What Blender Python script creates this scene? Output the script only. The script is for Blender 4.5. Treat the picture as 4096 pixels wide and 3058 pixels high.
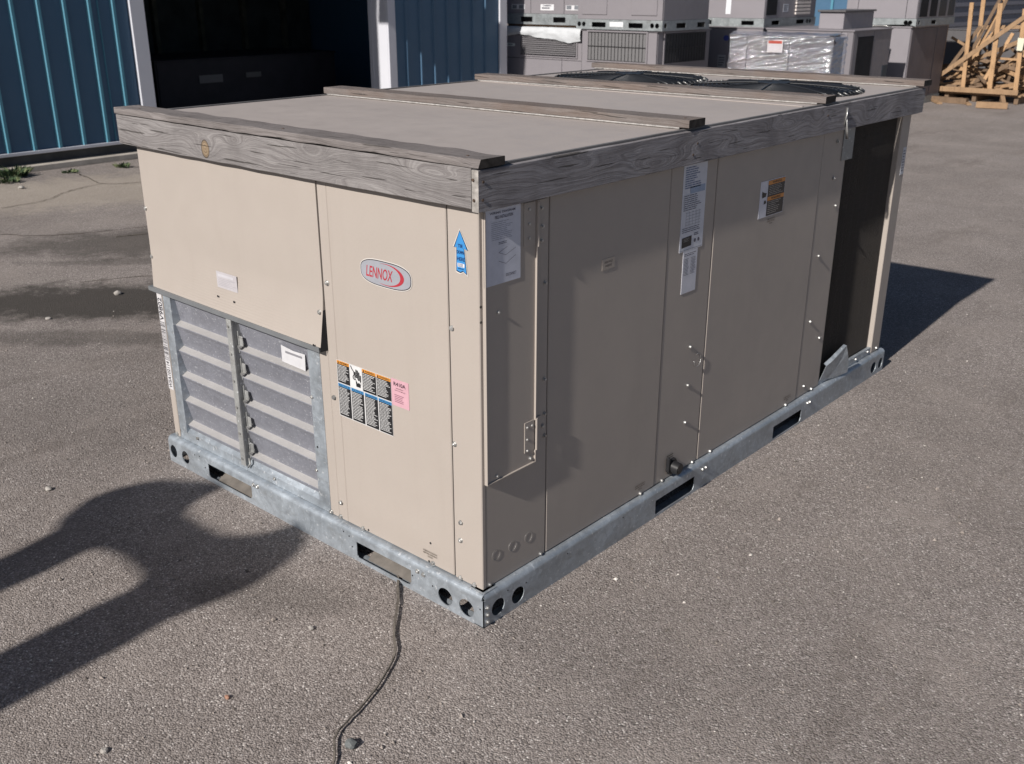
import bpy, bmesh, math, random
from mathutils import Vector, Matrix, noise
from mathutils.geometry import tessellate_polygon
random.seed(7)
S = bpy.context.scene
for o in list(bpy.data.objects): bpy.data.objects.remove(o)
COL = S.collection
# ------------------------------------------------------------ camera, light
cd = bpy.data.cameras.new('camera'); cam = bpy.data.objects.new('camera', cd); COL.objects.link(cam)
cam.location = (1.5284, -1.6114, 1.5696)
cam.rotation_mode = 'XYZ'
cam.rotation_euler = (math.radians(90 - 21.4416), math.radians(0.0), math.radians(41.5688))
cd.sensor_width = 36.0; cd.lens = 35.27; cd.clip_start = 0.05; cd.clip_end = 600
S.camera = cam
cd.dof.use_dof = True; cd.dof.focus_distance = 2.55; cd.dof.aperture_fstop = 9.0
SUN = Vector((0.117, -1.778, 1.2)).normalized()
w = bpy.data.worlds.new('World'); S.world = w; w.use_nodes = True
wn = w.node_tree; bg = wn.nodes['Background']
sky = wn.nodes.new('ShaderNodeTexSky'); sky.sky_type = 'NISHITA'; sky.sun_disc = False
sky.sun_elevation = math.asin(SUN.z); sky.sun_rotation = math.radians(176.2)
sky.air_density = 0.7; sky.dust_density = 0.6; sky.ozone_density = 1.5
wn.links.new(sky.outputs[0], bg.inputs[0]); bg.inputs[1].default_value = 0.05
ld = bpy.data.lights.new('sun', 'SUN'); ld.energy = 5.0; ld.angle = math.radians(0.8); ld.color = (1.0, 0.945, 0.885)
lo = bpy.data.objects.new('sun', ld); COL.objects.link(lo); lo.rotation_euler = SUN.to_track_quat('Z', 'Y').to_euler()
lo.location = (0, -10, 12)
S.view_settings.view_transform = 'Standard'; S.view_settings.look = 'None'
S.view_settings.exposure = 0.15; S.view_settings.gamma = 1.0; S.view_settings.use_curve_mapping = False
S.render.engine = 'CYCLES'

# ------------------------------------------------------------ node helper
class NT:
    def __init__(s, name, rough=0.5, metal=0.0, spec=0.5):
        s.m = bpy.data.materials.new(name); s.m.use_nodes = True; s.t = s.m.node_tree
        s.b = s.t.nodes['Principled BSDF']; s.b.inputs['Roughness'].default_value = rough
        s.b.inputs['Metallic'].default_value = metal; s.b.inputs['Specular IOR Level'].default_value = spec
    def n(s, typ, **kw):
        n = s.t.nodes.new('ShaderNode' + typ)
        for k, v in kw.items(): setattr(n, k, v)
        return n
    def put(s, sock, v):
        if v is None: return
        if isinstance(v, bpy.types.NodeSocket): s.t.links.new(v, sock)
        else: sock.default_value = v
    def math(s, op, a, b=None, c=None, clamp=False):
        n = s.n('Math', operation=op); n.use_clamp = clamp
        for i, v in enumerate((a, b, c)): s.put(n.inputs[i], v)
        return n.outputs[0]
    def pos(s): return s.n('NewGeometry').outputs['Position']
    def obj(s): return s.n('TexCoord').outputs['Object']
    def mapv(s, v, scale=(1, 1, 1), loc=(0, 0, 0), rot=(0, 0, 0)):
        n = s.n('Mapping'); s.put(n.inputs[0], v); n.inputs['Scale'].default_value = scale
        n.inputs['Location'].default_value = loc; n.inputs['Rotation'].default_value = rot
        return n.outputs[0]
    def noise(s, v, scale, detail=3, rough=0.55, dist=0.0):
        n = s.n('TexNoise'); s.put(n.inputs['Vector'], v); n.inputs['Scale'].default_value = scale
        n.inputs['Detail'].default_value = detail; n.inputs['Roughness'].default_value = rough
        n.inputs['Distortion'].default_value = dist
        return n.outputs['Fac']
    def vor(s, v, scale, feature='F1', out='Distance', rnd=1.0):
        n = s.n('TexVoronoi', feature=feature); s.put(n.inputs['Vector'], v); n.inputs['Scale'].default_value = scale
        n.inputs['Randomness'].default_value = rnd
        return n.outputs[out]
    def ramp(s, f, stops):
        n = s.n('ValToRGB'); s.put(n.inputs[0], f); e = n.color_ramp.elements
        while len(e) < len(stops): e.new(0.5)
        for i, (p, c) in enumerate(stops):
            e[i].position = p
            e[i].color = (c, c, c, 1) if isinstance(c, (int, float)) else (*c, 1)
        return n.outputs[0]
    def mix(s, f, a, b, mode='MIX'):
        n = s.n('Mix', data_type='RGBA', blend_type=mode)
        s.put(n.inputs[0], f)
        for i, v in ((6, a), (7, b)):
            if isinstance(v, tuple) and len(v) == 3: v = (*v, 1)
            s.put(n.inputs[i], v)
        return n.outputs[2]
    def sep(s, v):
        n = s.n('SeparateXYZ'); s.put(n.inputs[0], v); return n.outputs
    def comb(s, x, y, z):
        n = s.n('CombineXYZ')
        for i, v in enumerate((x, y, z)): s.put(n.inputs[i], v)
        return n.outputs[0]
    def bump(s, h, dist, strength=1.0, normal=None):
        n = s.n('Bump'); s.put(n.inputs['Height'], h); n.inputs['Distance'].default_value = dist
        n.inputs['Strength'].default_value = strength
        if normal is not None: s.put(n.inputs['Normal'], normal)
        s.t.links.new(n.outputs[0], s.b.inputs['Normal']); return n.outputs[0]
    def color(s, c):
        if isinstance(c, tuple) and len(c) == 3: c = (*c, 1)
        s.put(s.b.inputs['Base Color'], c)

MC = {}
def plain(name, c, rough=0.5, metal=0.0, spec=0.5, var=0.06, scale=6):
    if name in MC: return MC[name]
    t = NT(name, rough, metal, spec)
    f = t.noise(t.pos(), scale, 5, 0.6)
    lo_ = tuple(max(0, x * (1 - var * 2)) for x in c); hi = tuple(min(1, x * (1 + var * 2)) for x in c)
    t.color(t.ramp(f, [(0.3, lo_), (0.7, hi)]))
    MC[name] = t.m; return t.m

def paint_metal(name, c, dirt=0.35, rough=0.42, spec=0.45, ripple=0.0009):
    t = NT(name, rough, 0.0, spec)
    p = t.pos()
    big = t.noise(p, 2.2, 5, 0.6); fine = t.noise(p, 260, 2, 0.6)
    streak = t.noise(t.mapv(p, (9, 9, 0.9)), 1.6, 5, 0.65)
    d = tuple(x * 0.80 for x in c)
    c1 = t.mix(t.ramp(big, [(0.35, 0.0), (0.8, dirt)]), c, d)
    dirtc = (c[0] * .62, c[1] * .58, c[2] * .54)
    c2 = t.mix(t.math('MULTIPLY', t.ramp(streak, [(0.55, 0.0), (0.78, 1.0)]), dirt * .45), c1, dirtc)
    z = t.sep(p)[2]
    low = t.math('MULTIPLY', t.ramp(t.math('ADD', z, t.math('MULTIPLY', big, .12)), [(0.14, 1.0), (0.24, 0.0)]), dirt * .8)
    c3 = t.mix(low, c2, dirtc)
    c4 = t.mix(t.math('MULTIPLY', t.ramp(fine, [(0.38, 1.0), (0.5, 0.0)]), .10), c3, d)
    t.color(c4)
    h = t.math('ADD', t.math('MULTIPLY', t.noise(p, 1.7, 2, .5), 1.0), t.math('MULTIPLY', fine, .02))
    t.bump(h, ripple * 8, 0.5)
    t.put(t.b.inputs['Roughness'], t.ramp(t.noise(p, 14, 4), [(0.3, rough - .06), (0.7, rough + .14)]))
    return t.m

def galv(name, c=(0.50, 0.55, 0.60), speck=0.4, metal=0.55, rough=0.46, mott=1.0, dots=(.64, .72, .55), dsc=70, dust=0.0):
    t = NT(name, rough, metal, 0.5)
    p = t.pos()
    sp = t.vor(p, 75, 'F1', 'Color'); spv = t.sep(sp)[0]
    big = t.noise(p, 9, 6, 0.68, 0.6)
    base = t.ramp(big, [(0.25, tuple(x * (1 - .34 * mott) for x in c)), (0.5, c), (0.78, tuple(min(1, x * (1 + .28 * mott)) for x in c))])
    c1 = t.mix(t.math('MULTIPLY', spv, speck), base, tuple(x * .62 for x in c))
    spots = t.ramp(t.noise(p, dsc, 2, .5), [(dots[0], 0.0), (dots[1], 1.0)])
    c2 = t.mix(t.math('MULTIPLY', spots, dots[2]), c1, (0.78, 0.80, 0.82))
    stain = t.ramp(t.noise(t.mapv(p, (3, 3, 9)), 3, 6, .7), [(0.55, 0.0), (0.72, 0.5 * mott)])
    c3 = t.mix(stain, c2, (c[0] * .55, c[1] * .5, c[2] * .45))
    if dust:
        up = t.math('ABSOLUTE', t.sep(t.n('NewGeometry').outputs['True Normal'])[2])
        c3 = t.mix(t.ramp(up, [(.35, 0.0), (.75, dust)]), c3, (.43, .415, .40))
    t.color(c3)
    t.put(t.b.inputs['Roughness'], t.ramp(big, [(0.3, rough - .1), (0.7, rough + .16)]))
    t.bump(t.math('ADD', spv, t.math('MULTIPLY', big, 3.0)), 0.0006, 0.6)
    return t.m

def wood(name, light, dark, u=0, v=2, ring=0.016, knots=(), coord='pos', brown=0.0, off=0.0, con=.26):
    """weathered board: growth-ring contours that flow round knots. knots: (u, v, A, su, sv, core_radius)"""
    t = NT(name, 0.85, 0.0, 0.15)
    p = t.pos() if coord == 'pos' else t.obj()
    s = t.sep(p); U = s[u]; other = [i for i in (0, 1, 2) if i not in (u, v)][0]
    V = t.math('ADD', s[v], t.math('MULTIPLY', s[other], 0.8))
    if off: U = t.math('ADD', U, off)
    low = t.noise(t.comb(t.math('MULTIPLY', U, 2.1), t.math('MULTIPLY', V, 9.0), 0.0), 1.0, 3, .5)
    f = t.math('ADD', t.math('DIVIDE', V, ring), t.math('MULTIPLY', low, 5.0))
    core = None
    for (ku, kv, A, su, sv, r) in knots:
        du = t.math('DIVIDE', t.math('SUBTRACT', U, ku), su); dv = t.math('DIVIDE', t.math('SUBTRACT', V, kv), sv)
        e = t.math('EXPONENT', t.math('MULTIPLY', t.math('ADD', t.math('MULTIPLY', du, du), t.math('MULTIPLY', dv, dv)), -1.0))
        f = t.math('ADD', f, t.math('MULTIPLY', e, A))
        if r > 0:
            du2 = t.math('DIVIDE', t.math('SUBTRACT', U, ku), r); dv2 = t.math('DIVIDE', t.math('SUBTRACT', V, kv), r * 1.25)
            rr = t.math('SQRT', t.math('ADD', t.math('MULTIPLY', du2, du2), t.math('MULTIPLY', dv2, dv2)))
            k = t.ramp(rr, [(0.0, 1.0), (0.86, 1.0), (1.0, 0.0)])
            edge = t.ramp(rr, [(0.78, 0.0), (0.92, 1.0), (0.97, 1.0), (1.0, 0.0)])
            core = (k, rr, edge) if core is None else core
    band = t.math('ADD', t.math('MULTIPLY', t.math('SINE', t.math('MULTIPLY', f, 6.2832)), 0.5), 0.5)
    fibre = t.noise(t.comb(t.math('MULTIPLY', U, 11), t.math('MULTIPLY', V, 420), t.math('MULTIPLY', s[other], 300)), 1.0, 3, .6)
    flow = t.noise(t.comb(t.math('MULTIPLY', U, 3.5), t.math('MULTIPLY', f, 5.5), 0.0), 1.0, 4, .62)
    pale = t.noise(t.comb(t.math('MULTIPLY', U, 6), t.math('MULTIPLY', f, 11.0), 3.0), 1.0, 3, .6)
    blot = t.noise(p, 7, 5, .65)
    b2 = t.math('POWER', band, 1.5)
    c = t.mix(t.math('MULTIPLY', b2, con), light, dark)
    c = t.mix(t.ramp(flow, [(0.36, .55), (0.56, 0.0)]), c, dark)
    c = t.mix(t.ramp(pale, [(0.57, 0.0), (0.72, .26)]), c, tuple(min(1, x * 1.5) for x in light))
    c = t.mix(t.ramp(fibre, [(0.35, .30), (0.6, 0.0)]), c, dark)
    c = t.mix(t.ramp(blot, [(0.45, 0.0), (0.75, .45)]), c, tuple(x * .72 for x in dark))
    if brown: c = t.mix(t.math('MULTIPLY', t.ramp(t.noise(p, 3.3, 3), [(0.4, 0.0), (0.62, 1.0)]), brown), c, (0.20, 0.125, 0.085))
    if core:
        rings = t.math('ADD', t.math('MULTIPLY', t.math('SINE', t.math('MULTIPLY', core[1], 20)), .5), .5)
        kc = t.mix(rings, (0.29, 0.225, 0.155), (0.20, 0.145, 0.095))
        c = t.mix(core[0], c, kc); c = t.mix(core[2], c, (0.07, 0.055, 0.045))
    crack = t.noise(t.comb(t.math('MULTIPLY', U, 5), t.math('MULTIPLY', V, 150), 0.0), 1.0, 2, .5)
    ck = t.ramp(crack, [(0.31, 1.0), (0.345, 0.0)])
    c = t.mix(t.math('MULTIPLY', ck, .75), c, (0.05, 0.045, 0.04))
    t.color(c)
    h = t.math('SUBTRACT', t.math('ADD', t.math('MULTIPLY', flow, 1.1), t.math('MULTIPLY', fibre, .6)), t.math('MULTIPLY', ck, 1.2))
    t.bump(h, 0.0022, 0.9)
    return t.m

# ------------------------------------------------------------ mesh builder
class MB:
    def __init__(s): s.v = []; s.f = []; s.mi = []; s.sm = []
    def add(s, vs, fs, mi=0, sm=False):
        o = len(s.v); s.v += [tuple(x) for x in vs]
        for f in fs: s.f.append([i + o for i in f]); s.mi.append(mi); s.sm.append(sm)
        return s
    def box(s, x0, x1, y0, y1, z0, z1, mi=0, M=None):
        vs = [Vector((x, y, z)) for z in (z0, z1) for y in (y0, y1) for x in (x0, x1)]
        if M is not None: vs = [M @ q for q in vs]
        return s.add(vs, [(0, 2, 3, 1), (4, 5, 7, 6), (0, 1, 5, 4), (2, 6, 7, 3), (0, 4, 6, 2), (1, 3, 7, 5)], mi)
    def bbox(s, x0, x1, y0, y1, z0, z1, b=0.002, mi=0, M=None):
        """box with chamfered edges"""
        bm = bmesh.new(); bmesh.ops.create_cube(bm, size=1)
        for q in bm.verts: q.co = Vector(((x0 + x1) / 2 + q.co.x * (x1 - x0), (y0 + y1) / 2 + q.co.y * (y1 - y0), (z0 + z1) / 2 + q.co.z * (z1 - z0)))
        bmesh.ops.bevel(bm, geom=bm.edges[:], offset=b, segments=1, affect='EDGES')
        bm.verts.index_update()
        vs = [(M @ q.co if M is not None else q.co.copy()) for q in bm.verts]; fs = [[q.index for q in f.verts] for f in bm.faces]
        bm.free(); return s.add(vs, fs, mi)
    def bar(s, a, b, wd, th, up=(0, 0, 1), mi=0):
        a = Vector(a); b = Vector(b); d = (b - a).normalized(); up = Vector(up)
        r = d.cross(up)
        if r.length < 1e-4: r = d.cross(Vector((0, 1, 0)))
        r.normalize(); n = r.cross(d)
        vs = []
        for p in (a, b):
            for (i, j) in ((-1, -1), (1, -1), (1, 1), (-1, 1)): vs.append(p + r * (i * wd / 2) + n * (j * th / 2))
        return s.add(vs, [(0, 1, 2, 3), (7, 6, 5, 4), (0, 4, 5, 1), (1, 5, 6, 2), (2, 6, 7, 3), (3, 7, 4, 0)], mi)
    def cyl(s, a, b, r, n=12, mi=0, r2=None, sm=True, caps=True):
        a = Vector(a); b = Vector(b); d = (b - a).normalized(); r2 = r if r2 is None else r2
        q = d.cross(Vector((0, 0, 1)))
        if q.length < 1e-4: q = d.cross(Vector((1, 0, 0)))
        q.normalize(); p = d.cross(q)
        vs = []
        for c, rr in ((a, r), (b, r2)):
            for i in range(n):
                t = 2 * math.pi * i / n; vs.append(c + (q * math.cos(t) + p * math.sin(t)) * rr)
        s.add(vs, [(i, (i + 1) % n, n + (i + 1) % n, n + i) for i in range(n)], mi, sm)
        if caps: s.add(vs, [tuple(range(n - 1, -1, -1)), tuple(range(n, 2 * n))], mi, False)
        return s
    def tube(s, pts, r, n=6, mi=0, flat=1.0, twist=0.0):
        pts = [Vector(p) for p in pts]; vs = []
        for k, p in enumerate(pts):
            d = (pts[min(k + 1, len(pts) - 1)] - pts[max(k - 1, 0)]).normalized()
            q = d.cross(Vector((0, 0, 1)))
            if q.length < 1e-4: q = Vector((1, 0, 0))
            q.normalize(); u = q.cross(d)
            for i in range(n):
                t = 2 * math.pi * i / n
                c0, s0 = math.cos(t), math.sin(t) * flat
                tw = twist * k
                vs.append(p + (q * (c0 * math.cos(tw) - s0 * math.sin(tw)) + u * (c0 * math.sin(tw) + s0 * math.cos(tw))) * r)
        fs = []
        for k in range(len(pts) - 1):
            for i in range(n): fs.append((k * n + i, k * n + (i + 1) % n, (k + 1) * n + (i + 1) % n, (k + 1) * n + i))
        fs.append(tuple(range(n - 1, -1, -1))); fs.append(tuple((len(pts) - 1) * n + i for i in range(n)))
        return s.add(vs, fs, mi, True)
    def plate(s, outer, holes, thick, fr, mi=0):
        """flat plate with holes. fr(u, v, w) -> point; w from 0 (front) to thick (back)"""
        loops = [outer] + list(holes); flat = [p for l in loops for p in l]
        tris = tessellate_polygon([[Vector((p[0], p[1], 0)) for p in l] for l in loops])
        vs = [fr(p[0], p[1], 0) for p in flat] + [fr(p[0], p[1], thick) for p in flat]; n = len(flat)
        fs = [tuple(t) for t in tris] + [tuple(n + i for i in reversed(t)) for t in tris]
        o = 0
        for l in loops:
            m = len(l)
            for i in range(m): fs.append((o + i, o + (i + 1) % m, n + o + (i + 1) % m, n + o + i))
            o += m
        return s.add(vs, fs, mi)
    def profile(s, prof, a, b, ax, mi=0, sm=False):
        """open profile [(p,q)] swept along axis ax ('x': p=y,q=z; 'y': p=x,q=z)"""
        n = len(prof); mk = (lambda t, p, q: (t, p, q)) if ax == 'x' else (lambda t, p, q: (p, t, q))
        vs = [mk(a, *p) for p in prof] + [mk(b, *p) for p in prof]
        return s.add(vs, [(i, i + 1, n + i + 1, n + i) for i in range(n - 1)], mi, sm)
    def build(s, name, mats, parent=None, recalc=True):
        me = bpy.data.meshes.new(name)
        off = Vector(parent_origin(parent)) if parent else Vector((0, 0, 0))
        me.from_pydata([(Vector(v) - off) for v in s.v], [], s.f)
        if not isinstance(mats, (list, tuple)): mats = [mats]
        for m in mats: me.materials.append(m)
        me.polygons.foreach_set('material_index', s.mi); me.polygons.foreach_set('use_smooth', s.sm)
        if recalc:
            bm = bmesh.new(); bm.from_mesh(me); bmesh.ops.recalc_face_normals(bm, faces=bm.faces[:]); bm.to_mesh(me); bm.free()
        o = bpy.data.objects.new(name, me); COL.objects.link(o)
        if parent: o.parent = parent
        return o
ORG = {}
def parent_origin(p):
    if p is None: return (0, 0, 0)
    if p.name in ORG: return ORG[p.name]
    return parent_origin(p.parent) if p.parent else tuple(p.location)
def tag(o, label, cat, group=None, kind=None):
    o['label'] = label
    if cat: o['category'] = cat
    if group: o['group'] = group
    if kind: o['kind'] = kind
    return o
def empty(name, loc, label, cat, group=None):
    o = bpy.data.objects.new(name, None); COL.objects.link(o); o.location = loc; o.empty_display_size = .1
    ORG[o.name] = tuple(loc); return tag(o, label, cat, group)
def struct(o, label=None):
    o['kind'] = 'structure'
    if label: o['label'] = label
    return o

# ------------------------------------------------------------ lettering / flat print
TXT = {}
def text_polys(txt):
    if txt in TXT: return TXT[txt]
    cu = bpy.data.curves.new('t', 'FONT'); cu.body = txt; cu.size = 1; cu.resolution_u = 3; cu.offset = 0.012
    ob = bpy.data.objects.new('t', cu); COL.objects.link(ob)
    me = bpy.data.meshes.new_from_object(ob)
    vs = [(v.co.x, v.co.y) for v in me.vertices]; fs = [tuple(p.vertices) for p in me.polygons]
    bpy.data.objects.remove(ob); bpy.data.curves.remove(cu); bpy.data.meshes.remove(me)
    xs = [v[0] for v in vs]; ys = [v[1] for v in vs]; x0, x1, y0, y1 = min(xs), max(xs), min(ys), max(ys)
    vs = [((x - x0) / (x1 - x0), (y - y0) / (y1 - y0)) for x, y in vs]
    TXT[txt] = (vs, fs); return TXT[txt]
PM = {}
def ink(c, rough=0.4):
    k = (tuple(round(x, 3) for x in c), rough)
    if k not in PM: PM[k] = plain('ink_%d' % len(PM), c, rough, 0, .4, 0.03, 40)
    return PM[k]
class Label:
    """flat print; frame gives origin (lower left), u and v unit vectors and outward normal"""
    def __init__(s, o, u, v, n): s.o = Vector(o); s.u = Vector(u); s.v = Vector(v); s.n = Vector(n); s.mb = MB(); s.mats = []
    def P(s, a, b, l): return s.o + s.u * a + s.v * b + s.n * (0.0012 + 0.00035 * l)
    def m(s, c, rough=.4):
        mt = ink(c, rough)
        if mt not in s.mats: s.mats.append(mt)
        return s.mats.index(mt)
    def rect(s, a0, b0, a1, b1, c, l=0): s.poly([(a0, b0), (a1, b0), (a1, b1), (a0, b1)], c, l)
    def sheet(s, w_, h_, c):
        # the sticker itself, a thin sheet with thickness
        mi = s.m(c); q = [(0, 0), (w_, 0), (w_, h_), (0, h_)]
        vs = [s.o + s.u * a + s.v * b + s.n * 0.0002 for a, b in q] + [s.P(a, b, 0) for a, b in q]
        s.mb.add(vs, [(4, 5, 6, 7), (0, 1, 5, 4), (1, 2, 6, 5), (2, 3, 7, 6), (3, 0, 4, 7)], mi)
    def poly(s, pts, c, l=0, rough=.4):
        s.mb.add([s.P(a, b, l) for a, b in pts], [tuple(range(len(pts)))], s.m(c, rough))
    def strip(s, A, B, c, l=1):
        n = len(A); s.mb.add([s.P(*p, l) for p in A] + [s.P(*p, l) for p in B], [(i, i + 1, n + i + 1, n + i) for i in range(n - 1)], s.m(c))
    def text(s, t, a0, b0, a1, b1, c, l=2, shear=0.0, rot=False):
        vs, fs = text_polys(t); out = []
        for x, y in vs:
            if rot: a = a1 - (a1 - a0) * y; b = b0 + (b1 - b0) * x
            else: a = a0 + (a1 - a0) * x + shear * (y) * (b1 - b0); b = b0 + (b1 - b0) * y
            out.append(s.P(a, b, l))
        s.mb.add(out, fs, s.m(c))
    def lines(s, a0, b0, a1, b1, n, c, l=2, fill=.5, rag=.3, words=True):
        dh = (b1 - b0) / n
        for i in range(n):
            y1 = b1 - dh * i - dh * .2; y0 = y1 - dh * fill; e = a1 - (a1 - a0) * random.random() * rag
            x = a0
            while x < e - 1e-5:
                ww = (a1 - a0) * random.uniform(.08, .26) if words else e - a0
                s.rect(x, y0, min(x + ww, e), y1, c, l); x += ww + (a1 - a0) * .022
    def build(s, name, parent, label=None):
        o = s.mb.build(name, s.mats, parent, recalc=False)
        if label: o['label'] = label
        return o
FRONT = dict(u=(1, 0, 0), v=(0, 0, 1), n=(0, -1, 0))
SIDE = dict(u=(0, 1, 0), v=(0, 0, 1), n=(1, 0, 0))
def circ(cx, cz, rx, rz=None, n=20, rot=0): 
    rz = rx if rz is None else rz
    return [(cx + rx * math.cos(2 * math.pi * i / n), cz + rz * math.sin(2 * math.pi * i / n)) for i in range(n)]

# ============================================================ GROUND
def asphalt():
    t = NT('old_asphalt', 0.88, 0, 0.25); p = t.pos()
    warp = t.noise(p, 40, 2); pv = t.mapv(p, (1, 1, 1))
    col = t.vor(pv, 215, 'F1', 'Color'); cs = t.sep(col); d = t.vor(pv, 215, 'F1', 'Distance')
    col2 = t.sep(t.vor(pv, 92, 'F1', 'Color')); d2 = t.vor(pv, 92, 'F1', 'Distance')
    fine = t.noise(p, 420, 3, .7)
    stone = t.ramp(cs[0], [(0.0, (.18, .157, .146)), (0.35, (.272, .239, .222)), (0.75, (.345, .306, .286)), (0.95, (.44, .398, .372)), (1.0, (.70, .655, .62))])
    gap = t.ramp(d, [(0.45, 0.0), (0.85, 1.0)])
    c = t.mix(t.math('MULTIPLY', gap, .66), stone, (.115, .10, .091))
    big = t.ramp(col2[1], [(0.0, 0.0), (0.90, 0.0), (0.93, 1.0)])
    bigm = t.math('MULTIPLY', big, t.ramp(d2, [(0.3, 1.0), (0.42, 0.0)]))
    c = t.mix(bigm, c, t.ramp(col2[2], [(0, (.18, .155, .14)), (1, (.48, .44, .41))]))
    patch = t.noise(p, 0.9, 6, .6); patch2 = t.noise(p, 2.3, 6, .7); patch3 = t.noise(t.mapv(p, (1.2, .35, 1), rot=(0, 0, .5)), 2.6, 6, .7)
    c = t.mix(t.ramp(patch, [(0.42, 0.28), (0.62, 0.0)]), c, (.14, .12, .108))
    c = t.mix(t.ramp(patch2, [(0.48, 0.0), (0.70, .40)]), c, (.36, .315, .285))
    c = t.mix(t.ramp(patch3, [(0.54, 0.0), (0.70, .42)]), c, (.135, .112, .098))
    # damp / oily stains with shapes of their own, by the unit's left side
    s = t.sep(p)
    def blob(cx, cy, ang, rx, ry):
        ca, sa = math.cos(ang), math.sin(ang)
        dx = t.math('SUBTRACT', s[0], cx); dy = t.math('SUBTRACT', s[1], cy)
        a = t.math('DIVIDE', t.math('ADD', t.math('MULTIPLY', dx, ca), t.math('MULTIPLY', dy, sa)), rx)
        b = t.math('DIVIDE', t.math('SUBTRACT', t.math('MULTIPLY', dy, ca), t.math('MULTIPLY', dx, sa)), ry)
        r = t.math('SQRT', t.math('ADD', t.math('MULTIPLY', a, a), t.math('MULTIPLY', b, b)))
        r = t.math('ADD', r, t.math('MULTIPLY', t.math('SUBTRACT', t.noise(p, 4.3, 8, .78), .5), 1.9))
        return t.ramp(r, [(0.55, 1.0), (1.05, 0.0)])
    for (cx, cy, an, rx, ry, k) in ((-3.55, .82, .78, 1.35, .42, .9), (-3.05, .45, .7, .9, .14, .45), (-4.55, 1.75, .9, 1.3, .5, .62), (-2.4, .1, .8, 1.6, .8, .16), (-.55, -.28, .6, .28, .13, .28), (-4.2, 1.35, .8, .8, .1, .42)):
        c = t.mix(t.math('MULTIPLY', blob(cx, cy, an, rx, ry), k), c, (.05, .045, .040))
    c = t.mix(t.math('MULTIPLY', blob(-6.6, 2.4, 1.2, 2.4, .9), .42), c, (.48, .42, .345))
    t.color(c)
    h = t.math('ADD', t.math('MULTIPLY', t.math('SUBTRACT', 1.0, d), .9), t.math('ADD', t.math('MULTIPLY', fine, .35), t.math('MULTIPLY', bigm, 1.6)))
    h = t.math('ADD', h, t.math('MULTIPLY', t.math('MULTIPLY', cs[1], gap), -.6))
    t.bump(h, 0.0023, .9)
    return t.m
MA = asphalt()
mb = MB()
xs = [-300, -60, -14, -9] + [-8 + i * .5 for i in range(23)] + [6, 20, 60, 300]
ys = [-300, -40, -10] + [-4 + i * .5 for i in range(45)] + [24, 40, 80, 400]
vs = [(x, y, (0.006 * (noise.noise(Vector((x * .5, y * .5, 1.3)))) if -7.6 < x < 3 and (y > 3.4 or x < -2.4 or y < -.9) and y < 18 else 0.0)) for y in ys for x in xs]
nx = len(xs)
mb.add(vs, [(j * nx + i, j * nx + i + 1, (j + 1) * nx + i + 1, (j + 1) * nx + i) for j in range(len(ys) - 1) for i in range(nx - 1)], 0, True)
struct(mb.build('ground', MA), 'old grey brown asphalt yard with exposed aggregate')

# loose grit, real stones of a few millimetres
def grit(n, gx, gy, smin, smax, name, mats, avoid=True, lab='loose grit scattered over the asphalt'):
    g = MB()
    base = [(1, 0, 0), (-1, 0, 0), (0, 1, 0), (0, -1, 0), (0, 0, 1), (0, 0, -.6)]
    fs = [(0, 2, 4), (2, 1, 4), (1, 3, 4), (3, 0, 4), (2, 0, 5), (1, 2, 5), (3, 1, 5), (0, 3, 5)]
    k = 0
    while k < n:
        x = random.uniform(*gx); y = random.uniform(*gy)
        if avoid and -1.56 < x < .02 and -.01 < y < 2.62: continue
        # nearer stones are the ones that show
        dd = math.hypot(x - 1.5, y + 1.6)
        if random.random() > min(1, (3.6 / dd) ** 2): continue
        s_ = random.uniform(smin, smax) * (1 if random.random() < .93 else 1.7); a = random.uniform(0, 6.28)
        ca, sa = math.cos(a) * s_, math.sin(a) * s_; sy = random.uniform(.6, 1); sz = random.uniform(.45, .8)
        vs = []
        for b in base:
            bx, by, bz = (b[0] * random.uniform(.7, 1.2), b[1] * sy * random.uniform(.7, 1.2), b[2] * sz)
            vs.append((x + bx * ca - by * sa, y + bx * sa + by * ca, .001 + (bz + .25) * s_))
        g.add(vs, fs, random.choices(range(len(mats)), weights=[8, 3, 1][:len(mats)])[0]); k += 1
    return tag(g.build(name, mats, recalc=False), lab, 'gravel', kind='stuff')
GM = [plain('grit_mid', (.28, .245, .22), .9, 0, .2, .2, 90), plain('grit_dark', (.15, .13, .115), .9, 0, .2, .2, 90), plain('grit_pale', (.58, .54, .50), .9, 0, .2, .2, 90)]
grit(11000, (-3.2, 2.4), (-1.3, 4.4), .0014, .0030, 'grit', GM)
grit(1500, (-3.4, 2.4), (-1.3, 4.4), .0030, .0062, 'pebbles', GM, lab='scattered small pebbles lying loose on the asphalt')

def stone(x, y, r, c, label, flat=.55, seed=0):
    rnd = random.Random(seed); bm = bmesh.new(); bmesh.ops.create_icosphere(bm, subdivisions=2, radius=r)
    sx, sy = rnd.uniform(.8, 1.25), rnd.uniform(.65, 1)
    for v in bm.verts:
        k = 1 + .28 * noise.noise(v.co * (1.6 / r) + Vector((seed, 2, 3)))
        v.co = Vector((v.co.x * sx * k, v.co.y * sy * k, v.co.z * flat * k + r * flat * .75))
    me = bpy.data.meshes.new('stone'); bm.to_mesh(me); bm.free(); me.materials.append(c)
    o = bpy.data.objects.new('stone', me); COL.objects.link(o); o.location = (x, y, 0); tag(o, label, 'stone', 'loose stones on the asphalt')
WS = plain('pale_stone', (.34, .32, .295), .85, 0, .2, .15, 60); DS = plain('dark_stone', (.14, .15, .15), .85, 0, .2, .2, 60); BS = plain('brown_stone', (.30, .17, .12), .85, 0, .2, .2, 60)
stone(-3.613, .923, .022, WS, 'rounded white stone on the dark damp asphalt left of the unit', .6, 1)
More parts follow.
